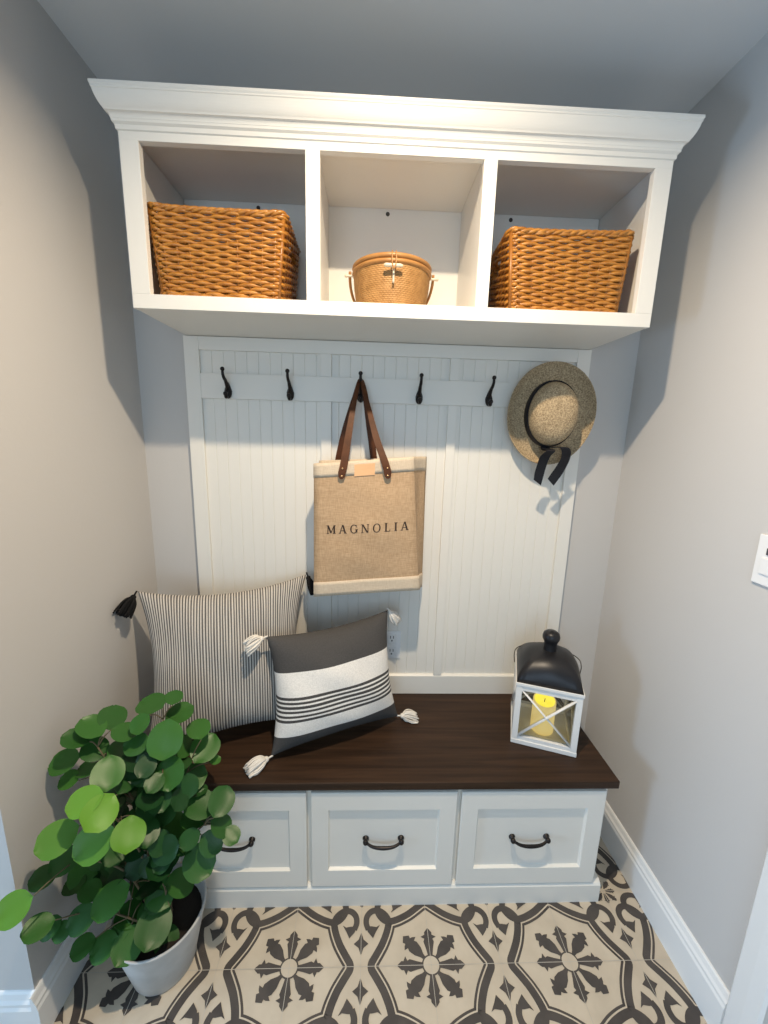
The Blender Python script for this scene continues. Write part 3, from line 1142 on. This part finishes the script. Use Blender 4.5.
SEAT = 0.473
m = MB()
c1 = dict(TL=(-0.812, -0.205, 0.975), TR=(-0.290, -0.062, 0.988), BR=(-0.275, -0.180, 0.488), BL=(-0.745, -0.370, 0.488))
cushion(m, c1['TL'], c1['TR'], c1['BR'], c1['BL'], 0.092, 0.15, minz=SEAT + 0.0015, ymax=-0.024)
P1 = m.build('cushion_cover', M_TICK)
P1.name = 'throw_pillow'
tag(P1, 'large grey and cream ticking stripe pillow leaning in the left corner of the bench', 'pillow')
P1['_zmin'] = SEAT
o = tassel((-0.8155, -0.213, 0.967), (-0.30, -0.55, -0.75), 0.062, 0.026, M_TASSEL_B, P1, 3); o['label'] = 'black yarn tassel'
o = tassel((-0.2850, -0.066, 0.985), (0.35, -0.2, -0.9), 0.060, 0.016, M_TASSEL_B, P1, 4); o['label'] = 'black yarn tassel'

m = MB()
c2 = dict(TL=(-0.387, -0.262, 0.850), TR=(0.008, -0.105, 0.872), BR=(0.054, -0.172, 0.490), BL=(-0.360, -0.354, 0.490))
cushion(m, c2['TL'], c2['TR'], c2['BR'], c2['BL'], 0.088, 0.11, minz=SEAT + 0.0015, ymax=-0.024)
P2 = m.build('throw_pillow', M_BAND)
tag(P2, 'smaller charcoal and cream banded pillow with white tassels in the middle of the bench', 'pillow')
P2['_zmin'] = SEAT
for rt_, dr, ln, rd, sd, dp in (((-0.392, -0.269, 0.850), (-0.75, -0.45, -0.15), 0.050, 0.025, 11, 0.012),
                                ((0.012, -0.103, 0.870), (0.55, 0.2, -0.8), 0.052, 0.020, 12, 0.0),
                                ((0.060, -0.172, 0.492), (0.85, 0.1, -0.1), 0.056, 0.026, 13, 0.012),
                                ((-0.364, -0.360, 0.491), (-0.72, -0.50, -0.1), 0.062, 0.028, 14, 0.012)):
    o = tassel(rt_, dr, ln, rd, M_TASSEL_W, P2, sd, droop=dp)
    o['label'] = 'white yarn tassel'

# ------------------------------------------------------------------ lantern and candle
LC = Vector((0.564, -0.215, SEAT))
LM = Matrix.Translation(LC) @ Matrix.Rotation(math.radians(-19.7), 4, 'Z')
T = thing('candle_lantern', 'white framed lantern with black domed roof at the right end of the bench', 'lantern', tuple(LC))


def lbox(m, x0, x1, y0, y1, z0, z1, mi=0, bev=0.001):
    m.box(x0, x1, y0, y1, z0, z1, mi, bev, LM)


m = MB(); lbox(m, -0.103, 0.103, -0.103, 0.103, 0.0005, 0.016, 0, 0.002); m.build('base', M_LWHITE, T)
m = MB()
B = 0.092
for sx in (-1, 1):
    for sy in (-1, 1):
        lbox(m, sx * B - 0.0095, sx * B + 0.0095, sy * B - 0.0095, sy * B + 0.0095, 0.016, 0.218)
for s in (-1, 1):
    for z0_, z1_ in ((0.016, 0.030), (0.200, 0.218)):
        lbox(m, -B + 0.0095, B - 0.0095, s * B - 0.008, s * B + 0.008, z0_, z1_)
        lbox(m, s * B - 0.008, s * B + 0.008, -B + 0.0095, B - 0.0095, z0_, z1_)
m.build('frame', M_LWHITE, T)
for side in range(4):
    RM = LM @ Matrix.Rotation(side * PI / 2, 4, 'Z')
    m = MB()
    for s in (-1, 1):
        m.tube([RM @ Vector((-0.083 * s, -B - 0.003 - 0.0015 * s, 0.030)), RM @ Vector((0.083 * s, -B - 0.003 - 0.0015 * s, 0.200))], 0.0088, 4, flat=0.4)
    m.build('cross_brace', M_LWHITE, T)
    m = MB()
    m.box(-0.0825, 0.0825, -B + 0.002, -B + 0.004, 0.030, 0.200, 0, 0, RM)
    m.build('glass_pane', M_GLASS, T)
m = MB(); lbox(m, -0.1045, 0.1045, -0.1045, 0.1045, 0.218, 0.2285, 0, 0.0015); m.build('eave_plate', M_LWHITE, T)
# roof: square at the eaves, swelling into a round dome
m = MB()
vs, fs = [], []
NR, NA = 12, 48
for i in range(NR + 1):
    t = i / NR
    z = 0.2285 + 0.085 * math.sin(t * PI / 2) ** 0.9 if i else 0.2285
    for j in range(NA):
        a = 2 * PI * j / NA + PI / 4
        c, s = math.cos(a), math.sin(a)
        sq = 0.1015 / max(abs(c), abs(s))
        rd = 0.1015
        blend = min(1.0, t * 1.25)
        r = (sq * (1 - blend) + rd * blend) * (1 - 0.80 * t ** 1.9)
        vs.append(LM @ Vector((r * c, r * s, z)))
for i in range(NR):
    for j in range(NA):
        j2 = (j + 1) % NA
        fs.append((i * NA + j, i * NA + j2, (i + 1) * NA + j2, (i + 1) * NA + j))
fs += [tuple(range(NA)), tuple(reversed(range(NR * NA, (NR + 1) * NA)))]
m.add(vs, fs, 0, True)
m.build('roof', M_LBLACK, T)
m = MB()
m.lathe([(0.0, 0.300), (0.024, 0.300), (0.0215, 0.312), (0.0205, 0.338), (0.0235, 0.345), (0.0275, 0.352), (0.0285, 0.362), (0.0255, 0.372), (0.017, 0.379), (0.0, 0.382)], 24, LM)
m.build('chimney_cap', M_LBLACK, T)
m = MB()
bail = [LM @ Vector((x, y, z)) for x, y, z in ((-0.108, 0.03, 0.223), (-0.111, 0.040, 0.248), (-0.104, 0.062, 0.262), (-0.07, 0.098, 0.262), (0, 0.118, 0.260), (0.07, 0.098, 0.262), (0.104, 0.062, 0.262), (0.111, 0.040, 0.248), (0.108, 0.03, 0.223))]
m.tube(smooth_path(bail, 5), 0.0016, 6)
m.build('wire_handle', M_WIRE, T)
CC = LM @ Vector((0.0, -0.018, 0.0165))
T = thing('led_candle', 'lit yellow pillar candle standing inside the white lantern', 'candle', tuple(CC))
m = MB()
n = 36
vs, fs = [], []
for r, z, k in ((0.0, 0, 0), (0.0365, 0, 0), (0.0380, 0.003, 0), (0.0380, 0.112, 1), (0.0365, 0.1155, 1), (0.0335, 0.1140, 1)):
    for j in range(n):
        a = 2 * PI * j / n
        vs.append(CC + Vector((r * math.cos(a), r * math.sin(a), z + k * 0.006 * math.sin(a + 0.4))))
for i in range(5):
    for j in range(n):
        j2 = (j + 1) % n
        fs.append((i * n + j, i * n + j2, (i + 1) * n + j2, (i + 1) * n + j))
m.add(vs, fs, 0, True)
m.build('wax_body', M_WAX, T)
m = MB()
vs, fs = [], []
for r, z in ((0.0335, 0.1140), (0.029, 0.108), (0.0, 0.105)):
    for j in range(n):
        a = 2 * PI * j / n
        vs.append(CC + Vector((r * math.cos(a), r * math.sin(a), z + 0.006 * math.sin(a + 0.4) * (r / 0.0335))))
for i in range(2):
    for j in range(n):
        j2 = (j + 1) % n
        fs.append((i * n + j, i * n + j2, (i + 1) * n + j2, (i + 1) * n + j))
m.add(vs, fs, 0, True)
m.build('glowing_top', M_GLOW, T)
m = MB(); m.tube([CC + Vector((0, 0, 0.104)), CC + Vector((0.001, 0, 0.118))], 0.0014, 6); m.build('wick', M_WICK, T)

# ------------------------------------------------------------------ wicker baskets
def rrect(w, d, rad, n=7):
    """rounded rectangle, list of (x, y, on_side) going round; even steps"""
    pts = []
    segs = [((-w / 2 + rad, -d / 2), (w / 2 - rad, -d / 2), 0), ((w / 2, -d / 2 + rad), (w / 2, d / 2 - rad), 1),
            ((w / 2 - rad, d / 2), (-w / 2 + rad, d / 2), 2), ((-w / 2, d / 2 - rad), (-w / 2, -d / 2 + rad), 3)]
    cor = [(w / 2 - rad, -d / 2 + rad, -90), (w / 2 - rad, d / 2 - rad, 0), (-w / 2 + rad, d / 2 - rad, 90), (-w / 2 + rad, -d / 2 + rad, 180)]
    for (a, b, s), (cx, cy, a0) in zip(segs, cor):
        L = math.hypot(b[0] - a[0], b[1] - a[1])
        k = max(2, int(L / 0.0085))
        for i in range(k):
            pts.append((a[0] + (b[0] - a[0]) * i / k, a[1] + (b[1] - a[1]) * i / k))
        for i in range(n):
            t = math.radians(a0 + 90 * i / n)
            pts.append((cx + rad * math.cos(t), cy + rad * math.sin(t)))
    return pts


def wicker(label, cx, cy, z0, w_top, w_bot, d_top, d_bot, hh, rz, slot_side):
    T = thing('wicker_basket', label, 'basket', (cx, cy, z0), 'wicker storage baskets')
    BM = Matrix.Translation((cx, cy, z0)) @ Matrix.Rotation(rz, 4, 'Z')
    rows = 23
    pitch = (hh - 0.014) / rows
    base = rrect(1.0, 1.0, 0.06)
    r = random.Random(int(cx * 1000) + 5)

    def section(t):
        w, d = w_bot + (w_top - w_bot) * t, d_bot + (d_top - d_bot) * t
        return rrect(w, d, 0.022)

    def arclen(P):
        s = [0.0]
        for i in range(len(P)):
            a, b = P[i], P[(i + 1) % len(P)]
            s.append(s[-1] + math.hypot(b[0] - a[0], b[1] - a[1]))
        return s

    NST = 2 * round((w_top + d_top) / 0.034)      # stakes
    if NST % 2 == 0:
        NST += 1                                   # odd number: rows alternate by themselves
    mw = MB()
    for k in range(rows):
        t = (k + 0.5) / rows
        P = section(t)
        S = arclen(P)
        tot = S[-1]
        z = 0.012 + pitch * (k + 0.5)
        run, pts_run = [], []
        for i, (x, y) in enumerate(P):
            x2, y2 = P[(i + 1) % len(P)]
            x0, y0 = P[i - 1]
            tx, ty = x2 - x0, y2 - y0
            L = math.hypot(tx, ty) or 1
            nx, ny = ty / L, -tx / L
            amp = 0.0036 * math.cos(PI * NST * S[i] / tot + PI * k)
            zz = z + r.uniform(-0.0006, 0.0006)
            sag = 0.0
            p = BM @ Vector((x + nx * amp, y + ny * amp, zz))
            hole = slot_side and 15 <= k <= 18 and x * slot_side > 0.36 * w_top and abs(y) < 0.042
            if hole:
                if len(pts_run) > 1:
                    run.append(pts_run)
                pts_run = []
            else:
                pts_run.append(p)
        if run:
            # the hole splits the ring: join the tail to the head
            run[0] = pts_run + run[0]
            for q in run:
                mw.tube(q, pitch * 0.57, 6)
        else:
            mw.tube(pts_run, pitch * 0.57, 6, closed=True)
    # woven base
    vs = [BM @ Vector((x, y, 0.006)) for x, y in section(0.0)] + [BM @ Vector((x, y, 0.010)) for x, y in section(0.0)]
    n = len(vs) // 2
    mw.add(vs, [tuple(reversed(range(n))), tuple(range(n, 2 * n))] + [(i, (i + 1) % n, n + (i + 1) % n, n + i) for i in range(n)])
    mw.build('woven_wall', M_WICKER, T)
    ms = MB()
    P0, P1_ = section(0.0), section(1.0)
    S1 = arclen(P1_)
    for q in range(NST):
        s_ = (q + 0.5) / NST * S1[-1]
        i = max(j for j in range(len(P1_)) if S1[j] <= s_)
        f0, f1 = P0[i % len(P0)] if len(P0) == len(P1_) else None, P1_[i]
        if f0 is None:
            f0 = (f1[0] * w_bot / w_top, f1[1] * d_bot / d_top)
        hole = slot_side and f1[0] * slot_side > 0.40 * w_top and abs(f1[1]) < 0.042
        A, B_ = BM @ Vector((f0[0], f0[1], 0.005)), BM @ Vector((f1[0], f1[1], hh - 0.004))
        if hole:
            ms.tube([A, A.lerp(B_, 0.64)], 0.0030, 6)
            ms.tube([A.lerp(B_, 0.84), B_], 0.0030, 6)
        else:
            ms.tube([A, B_], 0.0030, 6)
    # corner posts
    for sx in (-1, 1):
        for sy in (-1, 1):
            ms.tube([BM @ Vector((sx * (w_bot / 2 - 0.006), sy * (d_bot / 2 - 0.006), 0.004)),
                     BM @ Vector((sx * (w_top / 2 - 0.006), sy * (d_top / 2 - 0.006), hh - 0.003))], 0.0062, 8)
    ms.build('stakes', M_WICKD, T)

    def braid(name, t, z, rad, turns, amp, lift):
        mb = MB()
        P = section(t)
        S = arclen(P)
        for ph in (0, 2 * PI / 3, 4 * PI / 3):
            pts = []
            for i, (x, y) in enumerate(P):
                x2, y2 = P[(i + 1) % len(P)]
                x0, y0 = P[i - 1]
                tx, ty = x2 - x0, y2 - y0
                L = math.hypot(tx, ty) or 1
                nx, ny = ty / L, -tx / L
                a = 2 * PI * turns * S[i] / S[-1] + ph
                cl = abs(x) / (w_top / 2)
                cl2 = abs(y) / (d_top / 2)
                up_ = lift * (min(cl, 1) ** 6) * (min(cl2, 1) ** 6)
                pts.append(BM @ Vector((x + nx * amp * math.cos(a), y + ny * amp * math.cos(a), z + up_ + amp * 0.8 * math.sin(a))))
            mb.tube(pts, rad, 6, closed=True)
        mb.build(name, M_WICKER, T)

    braid('braided_rim', 1.0, hh - 0.001, 0.0052, 17, 0.0042, 0.008)
    braid('foot_braid', 0.0, 0.0095, 0.0042, 17, 0.0032, 0.0)
    return T


SH = 1.834
wicker('honey wicker basket in the left cubby of the white cabinet', -0.478, -0.157, SH, 0.350, 0.315, 0.238, 0.228, 0.215, math.radians(1.5), 1)
wicker('honey wicker basket in the right cubby of the white cabinet', 0.466, -0.157, SH, 0.334, 0.304, 0.238, 0.228, 0.203, math.radians(-2), -1)

# small round lidded basket
T = thing('lidded_basket', 'small round golden lidded basket with swing handle in the middle cubby', 'basket', (-0.013, -0.162, SH))
RMx = Matrix.Translation((-0.013, -0.162, SH)) @ Matrix.Diagonal((1, 1, 0.94, 1))
m = MB()
rows, cols = 92, 264
vs, fs = [], []
for i in range(rows + 1):
    t = i / rows
    r0 = 0.090 + 0.020 * math.sin(t * PI / 2) ** 0.8
    for j in range(cols):
        a = 2 * PI * j / cols
        ph = (i // 4) % 2
        r_ = r0 + 0.0024 * abs(math.sin(PI * i / 4)) * (0.55 + 0.45 * math.cos(33 * a * 2 + PI * ph))
        vs.append(RMx @ Vector((r_ * math.cos(a), r_ * math.sin(a), 0.0008 + 0.122 * t)))
for i in range(rows):
    for j in range(cols):
        j2 = (j + 1) % cols
        fs.append((i * cols + j, i * cols + j2, (i + 1) * cols + j2, (i + 1) * cols + j))
fs += [tuple(reversed(range(cols))), tuple(range(rows * cols, (rows + 1) * cols))]
m.add(vs, fs, 0, True)
m.build('woven_body', M_REED, T)


def ring(m, r, z, rad, n=64, flat=1.0):
    m.tube([RMx @ Vector((r * math.cos(2 * PI * j / n), r * math.sin(2 * PI * j / n), z)) for j in range(n)], rad, 10, closed=True, flat=flat)


m = MB(); ring(m, 0.1105, 0.126, 0.0062); m.build('rim_hoop', M_REEDR, T)
m = MB()
ring(m, 0.1095, 0.140, 0.0072)
m.lathe([(0.1085, 0.140), (0.1075, 0.1475), (0.098, 0.1525), (0.070, 0.160), (0.035, 0.1645), (0.0, 0.166)], 64, RMx)
m.build('lid', M_REEDR, T)
m = MB()
hp = []
for k in range(25):
    a = PI * k / 24
    # handle swung down behind the basket
    hp.append(RMx @ Vector((0.1235 * math.cos(a) * (1 if abs(math.cos(a)) < 0.9 else 1), 0.010 + 0.126 * math.sin(a), 0.118 - 0.108 * max(0.0, math.sin(a)) ** 0.9)))
hp = [RMx @ Vector((0.1225, 0.0, 0.134))] + hp + [RMx @ Vector((-0.1225, 0.0, 0.134))]
m.tube(smooth_path(hp, 3), 0.0042, 8, flat=1.4)
m.build('swing_handle', M_REEDR, T)
for s in (-1, 1):
    m = MB()
    m.lathe([(0.0, 0.012), (0.004, 0.011), (0.0055, 0.007), (0.004, 0.0), (0.003, -0.020)], 12,
            RMx @ Matrix.Translation((s * 0.127, 0, 0.122)) @ Matrix.Rotation(s * PI / 2, 4, 'Y'))
    m.build('handle_pin', M_BONE, T)
m = MB()
m.tube([RMx @ Vector(p) for p in ((-0.026, -0.1225, 0.108), (-0.022, -0.1240, 0.108), (0.018, -0.1240, 0.1075), (0.024, -0.1225, 0.1075))], [0.0030, 0.0050, 0.0048, 0.0028], 10)
m.build('clasp_peg', M_BONE, T)
m = MB()
lp = [RMx @ Vector(p) for p in ((-0.005, -0.1185, 0.1475), (-0.0055, -0.1255, 0.140), (-0.005, -0.1300, 0.112), (0.0, -0.1295, 0.098), (0.005, -0.1300, 0.112), (0.0055, -0.1255, 0.140), (0.005, -0.1185, 0.1475))]
m.tube(smooth_path(lp, 4), 0.0017, 6)
m.build('clasp_loop', M_REEDR, T)
m = MB()
m.tube(smooth_path([RMx @ Vector(p) for p in ((0.0, -0.116, 0.104), (0.0, -0.1150, 0.088), (0.0, -0.113, 0.066))], 4), [0.0030] * 9, 8)
m.build('clasp_tail', M_BONE, T)

# ------------------------------------------------------------------ potted plant
PX, PY, PH = -0.626, -0.551, 0.182
T = thing('potted_plant', 'leafy green plant in a round pale plaster pot left of the bench', 'plant', (PX, PY, 0))
m = MB()
m.lathe([(0.0, 0.001), (0.079, 0.001), (0.0815, 0.004), (0.100, 0.095), (0.1185, 0.178), (0.1190, 0.1815), (0.1165, 0.183), (0.1130, 0.1815), (0.109, 0.165), (0.100, 0.120), (0.0, 0.118)], 48,
        Matrix.Translation((PX, PY, 0)))
m.build('pot', M_POT, T)
m = MB()
vs, fs = [], []
for i, r in enumerate((0.0, 0.03, 0.06, 0.085, 0.1035)):
    for j in range(28):
        a = 2 * PI * j / 28
        vs.append((PX + r * math.cos(a), PY + r * math.sin(a), 0.140 + 0.008 * (1 - (r / 0.105) ** 2) + rnd.uniform(-0.003, 0.003) * (1 if 0 < i < 4 else 0)))
for i in range(4):
    for j in range(28):
        fs.append((i * 28 + j, i * 28 + (j + 1) % 28, (i + 1) * 28 + (j + 1) % 28, (i + 1) * 28 + j))
m.add(vs, fs, 0, True)
m.build('soil', M_SOIL, T)
LEAVES = [(-0.631,-0.490,0.776,0.035,0),
          (-0.583,-0.470,0.782,0.022,0),
          (-0.571,-0.470,0.734,0.032,0),
          (-0.730,-0.500,0.747,0.033,0),
          (-0.756,-0.540,0.749,0.032,0),
          (-0.636,-0.540,0.759,0.023,1),
          (-0.576,-0.540,0.714,0.041,0),
          (-0.523,-0.470,0.686,0.030,0),
          (-0.510,-0.470,0.625,0.037,0),
          (-0.568,-0.480,0.640,0.032,0),
          (-0.784,-0.560,0.732,0.028,0),
          (-0.686,-0.600,0.672,0.035,0),
          (-0.677,-0.540,0.621,0.034,0),
          (-0.626,-0.540,0.616,0.027,0),
          (-0.562,-0.560,0.632,0.035,0),
          (-0.538,-0.500,0.562,0.036,0),
          (-0.484,-0.470,0.586,0.014,1),
          (-0.702,-0.660,0.655,0.032,2),
          (-0.663,-0.670,0.635,0.036,2),
          (-0.679,-0.680,0.564,0.038,2),
          (-0.767,-0.670,0.565,0.036,2),
          (-0.612,-0.660,0.563,0.035,2),
          (-0.600,-0.540,0.497,0.035,0),
          (-0.551,-0.540,0.551,0.029,0),
          (-0.445,-0.540,0.523,0.033,0),
          (-0.500,-0.540,0.513,0.037,0),
          (-0.440,-0.560,0.468,0.027,0),
          (-0.412,-0.570,0.449,0.022,0),
          (-0.470,-0.560,0.413,0.029,0),
          (-0.501,-0.570,0.364,0.039,0),
          (-0.782,-0.640,0.465,0.030,0),
          (-0.822,-0.660,0.441,0.026,0),
          (-0.818,-0.740,0.466,0.031,2),
          (-0.815,-0.700,0.351,0.027,1),
          (-0.817,-0.670,0.304,0.022,0),
          (-0.790,-0.670,0.292,0.020,0),
          (-0.748,-0.660,0.314,0.029,0),
          (-0.752,-0.620,0.342,0.025,0),
          (-0.689,-0.640,0.342,0.038,0),
          (-0.597,-0.590,0.285,0.033,0),
          (-0.554,-0.570,0.296,0.034,0),
          (-0.597,-0.630,0.242,0.041,0),
          (-0.659,-0.640,0.196,0.035,0),
          (-0.589,-0.600,0.147,0.030,0),
          (-0.683,-0.590,0.217,0.033,0),
          (-0.721,-0.640,0.192,0.030,0),
          (-0.773,-0.640,0.194,0.025,0),
          (-0.809,-0.560,0.316,0.037,0),
          (-0.745,-0.540,0.312,0.034,0),
          (-0.679,-0.540,0.322,0.038,0),
          (-0.628,-0.540,0.321,0.036,0),
          (-0.634,-0.540,0.425,0.039,0),
          (-0.666,-0.540,0.470,0.035,0),
          (-0.755,-0.540,0.684,0.030,0),
          (-0.695,-0.540,0.678,0.028,0),
          (-0.779,-0.540,0.627,0.025,0),
          (-0.814,-0.560,0.613,0.023,0),
          (-0.820,-0.560,0.667,0.031,0),
          (-0.677,-0.540,0.734,0.028,0),
          (-0.720,-0.540,0.563,0.027,0),
          (-0.650,-0.540,0.699,0.027,0),
          (-0.521,-0.540,0.468,0.030,0),
          (-0.577,-0.540,0.447,0.034,0),
          (-0.693,-0.620,0.205,0.025,0),
          (-0.554,-0.540,0.390,0.032,0),
          (-0.778,-0.540,0.347,0.030,0),
          (-0.823,-0.580,0.309,0.025,0),
          (-0.667,-0.540,0.251,0.035,0)]
CAMP = Vector((-0.066, -1.444, 1.495))
# main stems
stem_tops = [(-0.60, -0.50, 0.74), (-0.74, -0.55, 0.70), (-0.54, -0.50, 0.60), (-0.69, -0.62, 0.60), (-0.76, -0.62, 0.45), (-0.49, -0.55, 0.46),
             (-0.63, -0.55, 0.55), (-0.72, -0.62, 0.28), (-0.58, -0.59, 0.30)]
stems = []
ms = MB()
for i, tp in enumerate(stem_tops):
    a = 2 * PI * i / len(stem_tops)
    b0 = Vector((PX + 0.028 * math.cos(a), PY + 0.028 * math.sin(a), 0.138))
    tp = Vector(tp)
    mid = b0.lerp(tp, 0.5) + Vector(((tp.x - PX) * -0.18, 0, 0.05 * (tp.z > 0.35)))
    P = smooth_path([b0, mid, tp], 8)
    stems.append(P)
    ms.tube(P, [0.0042 - 0.0024 * k / (len(P) - 1) for k in range(len(P))], 7)


def leaf(m, base, d, nrm, size, tint):
    """obovate leaf with a folded midrib, from base along d"""
    d = d.normalized()
    s = d.cross(nrm).normalized()
    n_ = s.cross(d).normalized()
    LEN, WID = size * 2.0, size * 0.90
    rowsL = 8
    o = len(m.v)
    vs, fs = [], []
    curl = rnd.uniform(0.05, 0.28)
    for i in range(rowsL + 1):
        t = i / rowsL
        w = WID * max(0.04, (1 - abs(2 * t ** 1.12 - 1) ** 2.3)) ** 0.55 if 0 < i < rowsL else (0.05 * WID if i == 0 else 0.10 * WID)
        drop = -curl * size * (t ** 2) * 1.0
        for k in (-1, -0.5, 0, 0.5, 1):
            cup = 0.26 * size * abs(k) ** 1.4 - 0.16 * size * abs(k) ** 3
            vs.append(base + d * (LEN * t) + s * (w * k) + n_ * (drop + cup + 0.02 * size * math.sin(6 * t + 2 * k)))
    for i in range(rowsL):
        for k in range(4):
            fs.append((i * 5 + k, i * 5 + k + 1, i * 5 + 6 + k, i * 5 + 5 + k))
    m.add(vs, fs, 0, True)
    for i in range(len(vs)):
        m.tint[o + i] = tint


mf = MB()
allst = [p for P in stems for p in P[6:]]


def put_leaf(c, size, tint, face=1.0, wild=0.5):
    c = Vector(c)
    best = min(allst, key=lambda p: (p - c).length + 0.55 * max(0, p.z - c.z + 0.02))
    out = c - best
    out = (out.normalized() if out.length > 1e-4 else Vector((0, 0, 1)))
    toc = (CAMP - c).normalized()
    nrm = (toc * face + Vector((0, 0, 0.65)) + Vector((rnd.uniform(-1, 1), rnd.uniform(-1, 1), rnd.uniform(-0.6, 0.6))) * wild + out * 0.25).normalized()
    d = (out + Vector((rnd.uniform(-0.5, 0.5), rnd.uniform(-0.3, 0.3), rnd.uniform(-0.35, 0.25))))
    d = d - nrm * d.dot(nrm)
    if d.length < 1e-3:
        d = nrm.orthogonal()
    d.normalize()
    base = c - d * size
    leaf(mf, base, d, nrm, size, tint)
    if (best - base).length < 0.2:
        ms.tube(smooth_path([best, best.lerp(base, 0.5) + Vector((0, 0, 0.006)), base], 3), [0.0016] * 6 + [0.0012], 5)


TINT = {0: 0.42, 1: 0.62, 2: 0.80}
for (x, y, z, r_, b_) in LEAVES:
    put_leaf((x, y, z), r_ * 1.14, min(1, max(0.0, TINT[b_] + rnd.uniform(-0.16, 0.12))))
for k in range(120):
    z = rnd.uniform(0.24, 0.68)
    rr = 0.145 * math.sqrt(rnd.random()) * (1.0 if z < 0.55 else 0.75)
    a = rnd.uniform(0, 2 * PI)
    x, y = -0.635 + rr * math.cos(a), -0.545 + rr * 0.55 * math.sin(a)
    if z < 0.36 and x > -0.60:
        continue
    if y > -0.485:
        y = -0.485
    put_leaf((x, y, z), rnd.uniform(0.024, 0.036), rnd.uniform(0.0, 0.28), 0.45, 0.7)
ms.build('stems', M_STEM, T)
# keep the leaves clear of wall, bench and floor
for i, p in enumerate(mf.v):
    x, y, z = p
    if y > YL - 0.02 and x < XL + 0.006:
        x = XL + 0.006
    if y > -0.445 and z < 0.49:
        y = -0.445
    mf.v[i] = (x, y, max(z, 0.02))
mf.build('foliage', M_LEAF, T, fix=False)

for o in SC.objects:
    for k in ('_o', '_zmin'):
        if k in o:
            del o[k]
